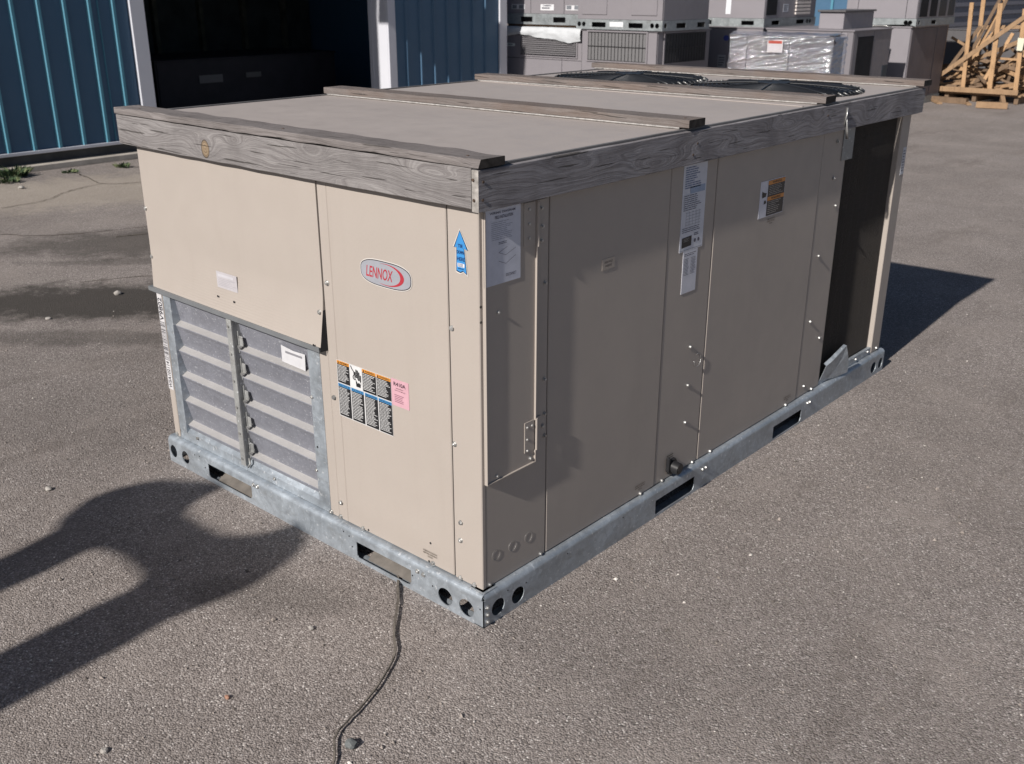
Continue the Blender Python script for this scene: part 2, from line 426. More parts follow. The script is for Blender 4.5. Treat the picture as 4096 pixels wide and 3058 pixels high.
stone(-3.468, .466, .014, WS, 'flat pale stone at the front edge of the dark damp patch', .5, 2)
stone(.081, -.517, .016, DS, 'dark grey angular pebble beside the strap at the bottom of the photo', .7, 3)
stone(-.338, -.302, .009, WS, 'small pale pebble on the asphalt left of the strap', .7, 4)
stone(-.313, -.89, .009, WS, 'small pale pebble near the lower left edge of the photo', .7, 5)
stone(-1.628, -.397, .011, WS, 'small white pebble above the cast shadow, left of the base rail', .7, 6)
stone(-.265, -.607, .008, BS, 'tiny reddish brown pebble on the asphalt below the cast shadow', .7, 7)
stone(-7.16, 1.97, .028, WS, 'white stone next to the weeds by the concrete edge', .5, 8)

# ============================================================ MAIN UNIT
W = 1.53; L = 2.577; RT = 0.0975; TOP = 1.197
CREAM = paint_metal('cream_paint', (.395, .351, .314), .18, .46)
CREAM2 = paint_metal('roof_paint', (.385, .345, .322), .40, .55)
GALV = galv('galvanised_steel', (.41, .455, .50)); GALVD = galv('galvanised_blade', (.25, .257, .295), .25, .3, .5, .30, (.63, .70, .4), 150, .85)
GALVG = galv('dull_grey_steel', (.33, .335, .33), .2, .3, .55)
DARK = plain('dark_cavity', (.025, .025, .028), .8, 0, .2, .1)
BLACK = plain('black_plastic', (.02, .02, .022), .45, 0, .4, .1)
SCR = galv('screw_zinc', (.50, .50, .49), .2, .75, .33)
RUST = plain('dusty_bare_steel', (.155, .14, .125), .7, .1, .3, .15, 18)
U = empty('rooftop_air_conditioner', (-W / 2, L / 2, 0), 'big cream rooftop air conditioner on a galvanised base with a grey timber rim', 'air conditioner')
ff = lambda u, v, w_: (u, w_, v)          # front face frame: outward is -y
fs_ = lambda u, v, w_: (-w_, u, v)        # side face frame: outward is +x

def slot(a, b, z0, z1, r=.006):
    return [(a + r, z0), (b - r * 3, z0), (b - r * 1, z0 + r * .6), (b, z0 + r * 2.4), (b, z1), (a, z1), (a, z0 + r)]
def rail(name, length, holes, ax, label=None):
    """ax 'x': front rail spans x -W..0 at y=0.  ax 'y': side rail spans y 0..L at x=0"""
    m = MB()
    a0, a1 = (-W, 0) if ax == 'x' else (0.0, length)
    fr = ff if ax == 'x' else fs_
    m.plate([(a0, 0), (a1, 0), (a1, .082), (a0, .082)], holes, .0025, fr)
    prof = [(0, .082)]
    for i in range(1, 7):
        t = math.pi / 2 * i / 6; prof.append((.0155 * (1 - math.cos(t)), .082 + .0155 * math.sin(t)))
    prof.append((.06, RT)); prof += [(.06, RT - .0025), (.0155, RT - .0025), (.0025, .082), (0, .082)]
    s_ = 0.012
    if ax == 'x': m.profile(prof, a0 + s_ * .2, a1 - s_ * .6, 'x', 0, False)
    else: m.profile([(-p, q) for p, q in prof], a0 + s_ * .6, a1, 'y', 0, False)
    if ax == 'x': m.box(a0, a1, .0027, .035, 0.0005, .003)
    else: m.box(-.035, -.0027, a0, a1, 0.0005, .003)
    o = m.build(name, GALV, U)
    return o
holes_f = [circ(-.062, .037, .0275, .0255), circ(-.142, .037, .0275, .0255), circ(-1.424, .044, .0225, .0235), circ(-1.500, .044, .0205, .0235),
           slot(-.508, -.276, .013, .064), slot(-1.28, -1.03, .017, .066)]
rail('base_rail', W, holes_f, 'x')
holes_s = [circ(.057, .040, .0255, .0245), circ(.137, .037, .0255, .0245), circ(2.471, .039, .027, .024), circ(2.544, .040, .022, .024),
           slot(.797, 1.026, .009, .060), slot(1.57, 1.795, .007, .058)]
rail('base_rail', L, holes_s, 'y')
m = MB(); m.box(-W, -W + .003, .003, L, 0, .082); m.box(-W + .003, -W + .06, .06, L, .093, RT); m.build('base_rail', GALV, U)
m = MB(); m.box(-W + .003, -.003, L - .003, L, 0, .082); m.box(-W + .06, -.06, L - .06, L - .003, .093, RT); m.build('base_rail', GALV, U)
# underside pan, cross channels seen through the fork slots and lightening holes
m = MB(); m.box(-W + .06, -.06, .06, L - .06, .088, .096); m.build('base_pan', GALVG, U)
for (x0, x1) in ((-1.245, -1.0), (-.475, -.262)):
    m = MB(); m.add([(x0, .012, .011), (x1, .012, .011), (x1, .050, .034), (x0, .050, .034), (x0, .052, .038), (x1, .052, .038), (x1, .058, .036), (x0, .058, .036)],
          [(0, 1, 2, 3), (3, 2, 5, 4), (4, 5, 6, 7)]); m.build('fork_channel', RUST, U)
for q in (-.24, -.58, -1.34):
    m = MB(); m.box(q, q + .04, .05, .9, .01, .08); m.build('floor_channel', GALVG, U)
m = MB(); m.bar((-1.46, .03, .055), (-1.39, .05, .048), .022, .004); m.bar((-1.44, .028, .06), (-1.405, .032, .03), .006, .004); m.build('inner_bracket', RUST, U)
m = MB(); m.bar((-.095, .04, .045), (-.06, .05, .055), .02, .004); m.bar((-.05, .03, .03), (-.03, .045, .05), .03, .004); m.build('inner_bracket', GALV, U)
# core and panels
m = MB(); m.box(-W + .034, -.062, .034 + .02, L - .035, RT, TOP - .006); m.build('inner_casing', DARK, U)
def panel(name, box, b=.0022, mat=CREAM, label=None):
    m = MB(); m.bbox(*box, b); o = m.build(name, mat, U)
    if label: o['label'] = label
    return o
FY = .02; SX = -.02; T = .014
m = MB(); m.bbox(-.1215, -.02, FY, FY + T, RT + .001, TOP, .0022); m.bbox(SX - T, SX - .0005, FY + T + .0005, .273, RT + .001, TOP, .0022); m.build('corner_post', CREAM, U)
panel('door_panel', (-.566, -.126, FY + .001, FY + T, RT + .002, TOP), label='wide front door panel with oval badge and warning stickers')
panel('narrow_panel', (-.6065, -.5672, FY + .0015, FY + T, RT + .001, TOP))
panel('narrow_panel', (-.6475, -.6068, FY + .0018, FY + T, RT + .001, .6255))
panel('left_post', (-1.51, -1.478, FY + .0005, FY + T, RT + .001, .6395))
# recess behind the louvers
m = MB(); m.box(-1.476, -.61, .075, .08, RT, .66); m.build('recess_back', DARK, U)
# hood panel, its lower edge sprung outwards
m = MB(); xs_ = [-1.51, -1.2, -.9, -.6115]
def hy(z, k=1.0): return FY - .0005 - (max(0, .80 - z) / .16) ** 1.6 * .021 * k
zs = [1.197, .9, .80] + [.80 - (.80 - .641) * k / 18 for k in range(1, 19)]
for k in range(len(zs) - 1):
    za, zb = zs[k], zs[k + 1]
    m.add([(-1.51, hy(za, .35), za), (-.6092, hy(za), za), (-.6092, hy(zb), zb), (-1.51, hy(zb, .35), zb),
           (-1.51, hy(za, .35) + .012, za), (-.6092, hy(za) + .012, za), (-.6092, hy(zb) + .012, zb), (-1.51, hy(zb, .35) + .012, zb)],
          [(0, 1, 2, 3), (4, 5, 6, 7), (1, 5, 6, 2), (0, 3, 7, 4)], 0, False)
m.build('hood_panel', CREAM, U)['label'] = 'upper hood panel with a small pale label, its lower edge sprung out'
m = MB(); m.add([(-1.527, .002, .6440), (-.613, -.0045, .6405), (-.613, -.0035, .626), (-1.527, .003, .630), (-1.527, .02, .6445), (-.613, .02, .6405), (-.613, .02, .626), (-1.527, .02, .630)],
      [(0, 1, 2, 3), (4, 5, 6, 7), (0, 1, 5, 4), (3, 2, 6, 7), (0, 3, 7, 4), (1, 2, 6, 5)]); m.build('drip_flange', plain('grey_flange', (.19, .20, .21), .5, .2, .4, .08), U)
m = MB(); m.add([(-.6088, hy(.745), .745), (-.6070, FY + .001, .745), (-.6070, FY + .001, .628), (-.6088, -.003, .628), (-.6088, FY + .01, .745), (-.6088, FY + .01, .628)], [(0, 1, 2, 3), (0, 3, 5, 4)]); m.build('hood_gap_shade', DARK, U)  # dark sheet paints the shade in the gap beside the hood
# louver frame
m = MB()
m.box(-1.477, -1.436, FY + .003, FY + .0055, .128, .6255); m.box(-1.436, -1.4335, FY + .003, .072, .128, .6255)
m.box(-.7000, -.648, FY + .0025, FY + .005, .112, .6255); m.box(-.7025, -.7000, FY + .0025, .072, .14, .6255)
m.add([(-1.477, FY + .003, RT + .001), (-.648, FY + .003, RT + .001), (-.648, FY + .006, .122), (-1.477, FY + .006, .128),
       (-.70, .052, .150), (-1.434, .052, .150), (-.70, .072, .151), (-1.434, .072, .151)], [(0, 1, 2, 3), (3, 2, 4, 5), (5, 4, 6, 7)])
m.build('louver_frame', GALV, U)
zk = [.529, .439, .347, .256, .164]
def blades(x0, x1, dz):
    top = .6255
    for k, z in enumerate(zk):
        z = z + dz
        prof = [(.0370, top), (.0515, z + .0050), (.0505, z + .0040), (.0320, z - .0060), (.0312, z - .0080), (.0365, z - .0215)]
        m = MB(); m.profile(prof, x0, x1, 'x', 0, False)
        m.profile([(p + .0012, q - .001) for p, q in prof], x0, x1, 'x', 0, False)
        o = m.build('louver_blade', GALVD, U, recalc=False)
        top = z - .0215
    m = MB(); m.profile([(.0385, top), (.043, .149)], x0, x1, 'x'); m.build('louver_blade', GALVD, U, recalc=False)
blades(-1.433, -1.105, -.002); blades(-1.072, -.7035, -.004)
m = MB(); m.bbox(-1.094, -1.068, .012, .020, .120, .6255, .001); m.bbox(-1.072, -1.069, .020, .05, .122, .6255, .001); m.bbox(-1.108, -1.067, .0505, .053, .152, .6255, .0008); lb = m.build('linkage_bar', GALVG, U)
for z in zk:
    m = MB(); m.bbox(-1.066, -1.046, .033, .036, z + .004, z + .036, .001); m.bbox(-1.0665, -1.063, .030, .033, z - .02, z + .052, .001); m.build('blade_clip', GALVG, U)
    m = MB(); m.cyl((-1.058, .033, z + .002), (-1.058, .024, z + .002), .0055, 10); m.build('pivot_pin', SCR, U)
for i in range(6):
    z = .598 - i * .0905
    m = MB(); m.cyl((-1.082, .0125, z), (-1.082, .0085, z), .0048, 8); m.build('rivet', SCR, U)
m = MB(); m.tube([(-1.062, .022, .148), (-1.05, .018, .135), (-1.062, .017, .118)], .0035, 6); m.build('linkage_hook', GALVG, U)

# ---- right-hand side panels
panel('door_panel', (SX - T, SX, .2765, .8115, RT + .002, TOP), label='first tall side door panel with remove screws note')
panel('centre_panel', (SX - T, SX - .001, .8155, 1.0635, RT + .002, TOP), label='narrow side panel carrying the rating plates and a black drain cap')
panel('door_panel', (SX - T, SX, 1.0675, 1.772, RT + .002, TOP), label='second tall side door panel with orange warning label')
panel('coil_post', (SX - T - .012, SX - .0012, 1.7755, 1.969, RT + .002, TOP))
panel('far_post', (SX - T - .02, SX, 2.470, 2.5555, RT + .002, TOP))
panel('left_side_panel', (-1.51, -1.496, FY + T + .001, 2.555, RT + .001, TOP))
panel('rear_panel', (-1.495, -.055, 2.541, 2.555, RT + .001, TOP))
# condenser coil: fine vertical fins in front of dark tubes
def coil_mat():
    t = NT('coil_fins', .55, .25, .4); s = t.sep(t.pos())
    f = t.math('FRACT', t.math('MULTIPLY', s[2], 42)); f2 = t.math('FRACT', t.math('MULTIPLY', s[1], 260))
    c = t.mix(t.ramp(f, [(0.0, 0.0), (0.5, .25), (1.0, 0.0)]), (.085, .078, .074), (.11, .098, .09))
    c = t.mix(t.ramp(t.noise(t.pos(), 6, 5), [(0.4, 0.0), (0.8, .5)]), c, (.10, .085, .07))
    t.color(c); t.bump(t.math('ADD', f2, t.math('MULTIPLY', f, .5)), .001, .6); return t.m
m = MB(); m.box(-.0455, -.042, 1.972, 2.468, .112, TOP - .004)
m.build('condenser_coil', coil_mat(), U)
m = MB()
for i in range(120): m.box(-.042, -.0395, 1.974 + i * .0041, 1.9748 + i * .0041, .13, 1.11)
o = m.build('coil_fins', coil_mat(), U); o['kind'] = 'stuff'
m = MB(); m.bbox(-.0375, -.024, 1.9705, 1.978, .11, TOP - .003, .001); m.build('coil_end_plate', BLACK, U)
m = MB(); m.bbox(-.036, -.022, 2.20, 2.468, RT + .001, .128, .001); m.bbox(-.036, -.0225, 1.975, 2.196, RT + .001, .118, .001); m.build('coil_base_angle', GALV, U)
# bent lifting bracket on the side rail
m = MB()
A_ = [(-.020, 1.978, .118), (-.006, 1.992, .178), (.004, 2.03, .196), (.010, 2.075, .214), (.014, 2.118, .236), (.016, 2.135, .200), (.012, 2.165, .150), (.006, 2.178, .102), (-.008, 2.10, .100), (-.018, 2.03, .106)]
c0 = Vector((-.004, 2.08, .140)); off = Vector((-.003, .001, -.0015))
n_ = len(A_); vs = [Vector(a) for a in A_] + [c0] ; vs2 = [v + off for v in vs]
m.add(vs + vs2, [(i, (i + 1) % n_, n_) for i in range(n_)] + [(n_ + 1 + (i + 1) % n_, n_ + 1 + i, 2 * n_ + 1) for i in range(n_)] + [(i, n_ + 1 + i, n_ + 1 + (i + 1) % n_, (i + 1) % n_) for i in range(n_)])
m.add([(-.006, 1.992, .178), (.004, 2.03, .196), (.014, 2.118, .236), (.002, 2.114, .240), (-.010, 2.03, .203), (-.018, 1.992, .186)], [(0, 1, 4, 5), (1, 2, 3, 4)])
m.build('bent_bracket', GALV, U)['label'] = 'crumpled galvanised lifting bracket standing off the side rail'
# roof
m = MB(); m.bbox(-1.522, -.018, .02, 2.566, TOP, 1.2015, .0015); m.build('roof_panel', CREAM2, U)
for q in ((-.0165, -.008, .02, 2.56, 1.1965, 1.2035), (-1.53, -1.5235, .02, 2.56, 1.185, 1.206)):
    m = MB(); m.bbox(*q, .001); m.build('roof_edge_trim', plain('grey_trim', (.17, .165, .165), .55, .1, .4, .12), U)
m = MB()
for y in (.905, 1.60):
    m = MB(); m.bbox(-1.50, -.03, y, y + .012, 1.2016, 1.2046, .001); m.build('roof_seam', CREAM2, U)

# electrical access tray on the corner post
m = MB()
ty0, ty1, tz0, tz1 = .030, .217, .405, 1.0975; fx, gx = -.0147, -.0090
m.box(SX + .0006, fx, ty0 + .0015, ty1 - .0015, tz0 + .0015, tz1)
for (a, b, c_, d_) in ((ty0, ty0 + .0022, tz0, tz1), (ty1 - .0022, ty1, tz0 + .12, tz1 - .0), (ty1 - .0022, ty1, tz0, tz0 + .035)):
    m.box(SX + .0006, gx, a, b, c_, d_)
m.box(SX + .0006, gx, ty0 + .0022, ty1 - .0022, tz0, tz0 + .0022)
m.build('access_cover', CREAM, U)['label'] = 'tall shallow flanged access cover with a wiring sheet'
m = MB(); m.bbox(fx, fx + .002, .176, .213, .442, .528, .0006); m.cyl((gx - .0005, ty1 + .002, .44), (gx - .0005, ty1 + .002, .53), .0032, 8); m.bbox(SX + .0006, SX + .003, .220, .245, .442, .528, .0006); m.build('hinge', CREAM, U)
m = MB(); m.bbox(fx, fx + .002, .170, .213, .99, 1.0965, .0006); m.cyl((gx - .0005, ty1 + .002, .985), (gx - .0005, ty1 + .002, 1.095), .0032, 8); m.bbox(SX + .0006, SX + .003, .222, .262, .99, 1.0965, .0006); m.build('hinge', CREAM, U)
# knock-outs and small holes
for (y, z) in ((.071, .184), (.136, .182), (.201, .181)):
    m = MB(); m.plate(circ(y, z, .0155, n=18), [circ(y, z, .0146, n=18)], .0007, lambda u, v, w_: (SX + .0007 - w_, u, v)); m.build('knockout', SCR, U)
def small_hole(p, side, r=.0035):
    m = MB(); x, y, z = p
    m.cyl((x, y, z), (x, y - .0008, z) if side == 'f' else (x + .0008, y, z), r, 10); m.build('screw_hole', BLACK, U)
for x, z in ((-1.116, .688), (-1.03, .687), (-.475, .097 + .01), (-.223, .105), (-.215, .165)): small_hole((x, hy(z) + .0002 if x < -.61 else FY + .001, z), 'f')
for x, z in ((-.633, .645), (-.690, .305)): small_hole((x, -.006 if z > .6 else FY + .0023, z), 'f')
for y, z in ((.029, .874), (.029, .836)): small_hole((SX, .024, z), 's')
for x, z in ((-.54, .071), (-.565, .077), (-.528, .04), (-1.33, .078), (-1.36, .074), (-1.30, .045), (-.19, .05), (-.012, .055), (-.27, .05)): small_hole((x, 0, z), 'f', .0024)
for y, z in ((.095, .072), (.17, .06), (.35, .07), (.62, .074)): small_hole((0, y, z), 's', .0022)
# screws share one mesh
m = MB(); m.cyl((0, 0, 0), (0, 0, .0014), .0075, 12); m.cyl((0, 0, .0014), (0, 0, .0062), .0050, 6, 0, .0045, False); m.cyl((0, 0, .0062), (0, 0, .0068), .0030, 6, 0, .0022, False)
s0 = m.build('screw', SCR); smesh = s0.data; bpy.data.objects.remove(s0)
def screw(p, side, sc=1.0):
    o = bpy.data.objects.new('screw', smesh); COL.objects.link(o); o.parent = U
    org = ORG[U.name]; o.location = (p[0] - org[0], p[1] - org[1], p[2] - org[2]); o.scale = (sc, sc, sc)
    o.rotation_euler = (math.pi / 2, 0, random.random()) if side == 'f' else (0, math.pi / 2, 0)
for x, z in ((-.587, .827), (-.591, .491), (-.593, .155), (-.599, .102 + .004), (-.643, .106), (-.112, .803), (-.112, .494), (-.096, .274), (-.098, .220), (-.497, .1045), (-.101, .1045), (-.049, .1055), (-.207, .1055), (-1.505, .745), (-1.504, .905)):
    screw((x, FY - .0002, z), 'f')
screw((-.622, hy(.738), .738), 'f'); screw((-.697, FY + .002, .463), 'f', .8); screw((-.702, FY + .002, .225), 'f', .8); screw((-1.37, FY + .004, .125), 'f', .8); screw((-.93, FY + .004, .118), 'f', .8); screw((-1.495, FY, .108), 'f', .9)
for x, z in ((-.248, .073), (-.224, .072), (-1.015, .077), (-.993, .078)): screw((x, 0, z), 'f')
SS = [(1.926, .824), (1.83, .653), (1.823, .401), (1.92, .312), (.973, .525), (.973, .396), (.972, .268), (.854, .1035), (1.034, .1035), (.734, .1045), (1.147, .1035), (1.83, .138), (1.688, .1045), (.897, .131), (.26, .883), (.261, .624), (.263, .526), (.256, .493), (.264, .462), (.045, .1065), (.252, .1065), (1.90, .106), (2.52, .112), (1.885, 1.06), (1.885, .93)]
for y, z in SS: screw((SX, y, z), 's', .85 if y < .3 else 1)
for y, z in ((.079, .849), (.232, .513), (.186, .513), (.186, .479), (.187, .447), (.200, .42), (.070, .417), (.188, 1.08), (.188, 1.045), (.188, 1.01)): screw((fx, min(y, .205), z), 's', .8)
for y, z in ((.238, 1.075), (.243, 1.03), (.240, .995)): screw((SX + .003, y, z), 's', .8)
for y, z in ((.0145, .059), (.0145, .037), (.0145, .015), (1.071, .07), (1.092, .069), (1.837, .071), (1.857, .07)): screw((0, y, z), 's', .95)
for y, z in ((2.03, .118), (2.31, .116), (2.43, .118)): screw((-.021, y, z), 's', .9)
# drain cap and wire ring
m = MB(); m.cyl((SX, .905, .137), (SX + .010, .905, .137), .030, 6, 0, .028, False); m.cyl((SX + .010, .905, .137), (SX + .035, .905, .135), .021, 12, 0, .019); m.cyl((SX + .035, .905, .135), (SX + .036, .905, .135), .013, 12); m.bbox(SX, SX + .012, .875, .885, .125, .175, .002); m.build('drain_cap', BLACK, U)
m = MB(); pts = [(SX + .004, 1.018 + .020 * math.sin(a), .470 + .022 * math.cos(a)) for a in [2 * math.pi * i / 20 * .8 - .3 for i in range(21)]]; m.tube(pts, .0011, 5); m.build('wire_ring', SCR, U)
m = MB(); m.bbox(SX, SX + .0025, 1.93, 2.02, .985, 1.102, .001); m.build('steel_tab', GALVG, U)
m = MB(); m.tube([(.004, 1.868, 1.12), (.008, 1.87, 1.155), (.006, 1.875, 1.18)], .004, 6, 0, .4); m.tube([(.006, 1.872, 1.15), (.009, 1.885, 1.10), (.006, 1.90, 1.07)], .005, 6, 0, .35); m.build('strap_clip', SCR, U)

# condenser fans and their guards
for (fx_, fy_, r) in ((-1.083, 2.098, .320), (-.400, 2.098, .324)):
    m = MB(); n = 40
    prof = [(r + .012, 1.2022), (r + .006, 1.206), (r, 1.207), (r - .01, 1.205), (r - .014, 1.2022)]
    for k in range(len(prof) - 1):
        (ra, za), (rb, zb) = prof[k], prof[k + 1]
        vs = [(fx_ + q * math.cos(2 * math.pi * i / n), fy_ + q * math.sin(2 * math.pi * i / n), z) for q, z in ((ra, za), (rb, zb)) for i in range(n)]
        m.add(vs, [(i, (i + 1) % n, n + (i + 1) % n, n + i) for i in range(n)], 0, True)
    fr_ = m.build('fan_ring', BLACK, U)
    m = MB(); m.cyl((fx_, fy_, 1.2018), (fx_, fy_, 1.2026), r - .012, 40, 0); m.build('fan_opening', DARK, U)
    m = MB(); m.cyl((fx_, fy_, 1.203), (fx_, fy_, 1.208), .06, 20)
    for k in range(4):
        a0 = k * math.pi / 2 + .3
        for q in range(6):
            a = a0 + q * .17; b = a + .17; za, zb = 1.2032 + q * .0007, 1.2032 + (q + 1) * .0007
            m.add([(fx_ + .05 * math.cos(a), fy_ + .05 * math.sin(a), za), (fx_ + (r - .03) * math.cos(a), fy_ + (r - .03) * math.sin(a), za), (fx_ + (r - .03) * math.cos(b), fy_ + (r - .03) * math.sin(b), zb), (fx_ + .05 * math.cos(b), fy_ + .05 * math.sin(b), zb)], [(0, 1, 2, 3)])
    m.build('fan', plain('fan_blades', (.10, .105, .11), .5, .4, .4, .1), U, recalc=False)
    GW = plain('black_wire', (.022, .024, .028), .45, .1, .45, .1)
    dome = lambda q: 1.209 + .016 * (1 - (q / r) ** 2)
    m = MB()
    for k in range(17):
        q = .045 + (r - .045) * k / 16
        pts = [(fx_ + q * math.cos(2 * math.pi * i / 40), fy_ + q * math.sin(2 * math.pi * i / 40), dome(q)) for i in range(41)]
        m.tube(pts, .0021, 4)
    for k in range(4):
        a = k * math.pi / 4 + .3; pts = [(fx_ + q * math.cos(a), fy_ + q * math.sin(a), dome(abs(q)) + .003) for q in [r * (-1 + 2 * j / 12) for j in range(13)]]; m.tube(pts, .0032, 4)
    for i in range(64):
        a = 2 * math.pi * i / 64; p0 = Vector((fx_ + (r - .004) * math.cos(a), fy_ + (r - .004) * math.sin(a), 1.214)); p1 = Vector((fx_ + (r + .014) * math.cos(a + .03), fy_ + (r + .014) * math.sin(a + .03), 1.204)); m.tube([p0, p1], .003, 4, 1 if i % 3 else 0)
    m.build('fan_guard', [GW, plain('glint_wire', (.30, .30, .29), .35, .6, .5, .3, 60)], U)  # lighter teeth put glints into the wire colour
    m = MB(); m.cyl((fx_, fy_, 1.2275), (fx_, fy_, 1.2300), .062, 24); m.build('guard_hub', GW, U)

# ---- stickers

# oval badge
bw, bh = .196, .072
lb = Label((-.347 - bw / 2, FY + .001, .8935 - bh / 2), **FRONT)
def sup(a, b, n=3.2, k=40):
    out = []
    for i in range(k):
        t = 2 * math.pi * i / k; c, s__ = math.cos(t), math.sin(t)
        out.append((bw / 2 + a * math.copysign(abs(c) ** (2 / n), c), bh / 2 + b * math.copysign(abs(s__) ** (2 / n), s__) * (1 - .10 * (c * c))))
    return out
lb.poly(sup(bw / 2, bh / 2), (.60, .57, .54), 0); lb.poly(sup(bw / 2 - .0022, bh / 2 - .0022), (.03, .03, .035), 1); lb.poly(sup(bw / 2 - .0044, bh / 2 - .0044), (.31, .32, .355), 2, .3)
RED = (.38, .035, .05)
lb.text('LENNOX', .024, .0205, .1235, .0505, RED, 3, shear=.14)
Aa, Bb = [], []
for i in range(37):
    t = math.radians(112 - i * (232 / 36)); k = math.sin(math.pi * i / 36) ** .8
    Aa.append((.104 + .064 * math.cos(t), .036 + .0285 * math.sin(t)))
    Bb.append((.104 + (.064 - .0135 * k) * math.cos(t), .036 + (.0285 - .0042 * k) * math.sin(t)))
lb.strip(Aa, Bb, RED, 3)
lb.build('maker_badge', U, 'oval silver badge reading LENNOX in red')
# warning placard
wx0, wx1, wz0, wz1 = -.5695, -.3455, .4435, .6115; ww, wh = wx1 - wx0, wz1 - wz0
l = Label((wx0, FY + .001, wz0), **FRONT); WHT = (.58, .58, .58); BLK = (.018, .018, .02); ORG_ = (.60, .25, .04); BLU = (.055, .22, .45)
l.sheet(ww, wh, WHT)
g = .0022; X = [0, .245, .475, .735, 1]; sp = .595
def cell(a0, b0, a1, b1, hd, hc, ht, n, tri=True, fill=.5):
    x0_, x1_, y0_, y1_ = a0 * ww + g, a1 * ww - g * .3, b0 * wh + g, b1 * wh - g * .3
    l.rect(x0_, y0_, x1_, y1_, BLK, 1); l.rect(x0_, y1_ - hd * wh, x1_, y1_, hc, 2)
    tx = x0_ + (.012 if tri else .004)
    if tri: l.poly([(x0_ + .003, y1_ - hd * wh + .0015), (x0_ + .010, y1_ - hd * wh + .0015), (x0_ + .0065, y1_ - .0012)], BLK, 3)
    l.text(ht, tx, y1_ - hd * wh + .0018, x1_ - .004, y1_ - .002, BLK, 3)
    l.lines(x0_ + .003, y0_ + .005, x1_ - .003, y1_ - hd * wh - .002, n, WHT, 3, .42, .35)
cell(0, sp, X[1], 1, .055, ORG_, 'AVERTISSEMENT', 12)
cell(X[2], sp, X[3], 1, .055, ORG_, 'WARNING', 11); cell(X[3], sp, 1, 1, .055, ORG_, 'WARNING', 12)
cell(0, 0, .245, sp, .05, BLU, 'NOTICE', 19, False); cell(.25, 0, .495, sp, .05, BLU, 'NOTICE', 18, False)
cell(.505, 0, .75, sp, .05, BLU, 'INSTALLATION', 20, False); cell(.755, 0, 1, sp, .05, BLU, 'INSTALLATION', 20, False)
hx, hz = X[1] * ww, sp * wh; hw, hh = (X[2] - X[1]) * ww, (1 - sp) * wh
l.rect(hx + .0008, hz + .001, hx + hw - .0008, hz + hh - .002, (.62, .62, .62), 1)
q = lambda a, b: (hx + a * hw, hz + b * hh)
l.poly([q(.52, .12), q(.85, .12), q(.92, .42), q(.48, .42)], BLK, 3)
for k, (fx0, top_) in enumerate(((.44, .74), (.55, .86), (.66, .84), (.77, .78), (.88, .66))): l.poly([q(fx0 - .04, .40), q(fx0 + .045, .40), q(fx0 + .045, top_), q(fx0 - .04, top_)], BLK, 3)
l.poly([q(.45, .50), q(.62, .50), q(.70, .40), q(.82, .42), q(.95, .26), q(.74, .33), q(.66, .28), q(.56, .37)], (.62, .62, .62), 4)
cur = [(.12, .95), (.2, .84), (.36, .72), (.38, .62), (.28, .52), (.30, .42), (.42, .38)]
l.strip([q(a - .03, b) for a, b in cur], [q(a + .035, b + .01) for a, b in cur], BLK, 3)
l.build('warning_placard', U, 'black white orange and blue multi-panel warning placard')
l = Label((-.3445, FY + .001, .5385), **FRONT); PK = (.56, .33, .38)
l.sheet(.067, .076, PK); l.text('R410A', .010, .0575, .056, .0685, (.05, .03, .04), 2)
l.text('REFRIGERANT', .019, .050, .047, .0525, (.16, .08, .1), 2); l.text('WITH POE 3MA OIL', .013, .044, .054, .0465, (.16, .08, .1), 2)
l.lines(.012, .010, .048, .034, 5, (.22, .1, .14), 2, .4, .2); l.build('refrigerant_sticker', U, 'pink sticker reading R410A')
# blue arrow
l = Label((-.0985, FY + 0, .9425), **FRONT)
ar = [(.0195, .107), (.046, .062), (.0335, .0655), (.0415, .002), (.029, .0085), (.0195, .004), (.006, .007), (.0075, .0665), (-.001, .064)]
def shrink(P, k):
    cx_ = sum(p[0] for p in P) / len(P); cz_ = .055
    return [(cx_ + (p[0] - cx_) * k, cz_ + (p[1] - cz_) * (1 - (1 - k) * .45)) for p in P]
def polyc(P, c, lay):
    tr = tessellate_polygon([[Vector((a, b, 0)) for a, b in P]]); l.mb.add([l.P(a, b, lay) for a, b in P], [tuple(t_) for t_ in tr], l.m(c))
polyc(shrink(ar, 1.12), (.60, .58, .55), 0); polyc(ar, (.015, .02, .05), 1); polyc(shrink(ar, .88), (.045, .24, .55), 2)
NV = (.012, .015, .09)
l.text('TIE', .0135, .0655, .0295, .0735, NV, 4); l.text('DOWN', .0105, .050, .0325, .0585, NV, 4); l.text('HERE', .0105, .034, .0355, .0430, NV, 4)
l.rect(.012, .019, .034, .028, (.75, .76, .78), 4); l.lines(.0135, .0195, .032, .0275, 3, NV, 5, .5, .2); l.lines(.013, .013, .032, .0165, 1, NV, 4, .5)
l.build('arrow_sticker', U, 'blue arrow sticker reading TIE DOWN HERE')
l = Label((-1.120, hy(.717, .68), .7165), **FRONT); l.sheet(.107, .051, (.46, .44, .46)); l.rect(.008, .036, .092, .044, (.52, .51, .54), 1); l.lines(.008, .006, .098, .032, 5, (.38, .365, .39), 2, .35, .3); l.build('small_label', U)
l = Label((-.855, .0415, .5265), **FRONT); l.poly([(0, .004), (.112, .0), (.115, .052), (.06, .050), (.0, .056)], (.56, .56, .58), 1); l.rect(.02, .035, .1, .042, (.22, .22, .24), 2); l.build('torn_label', U, 'torn white label on the upper right louver blade')
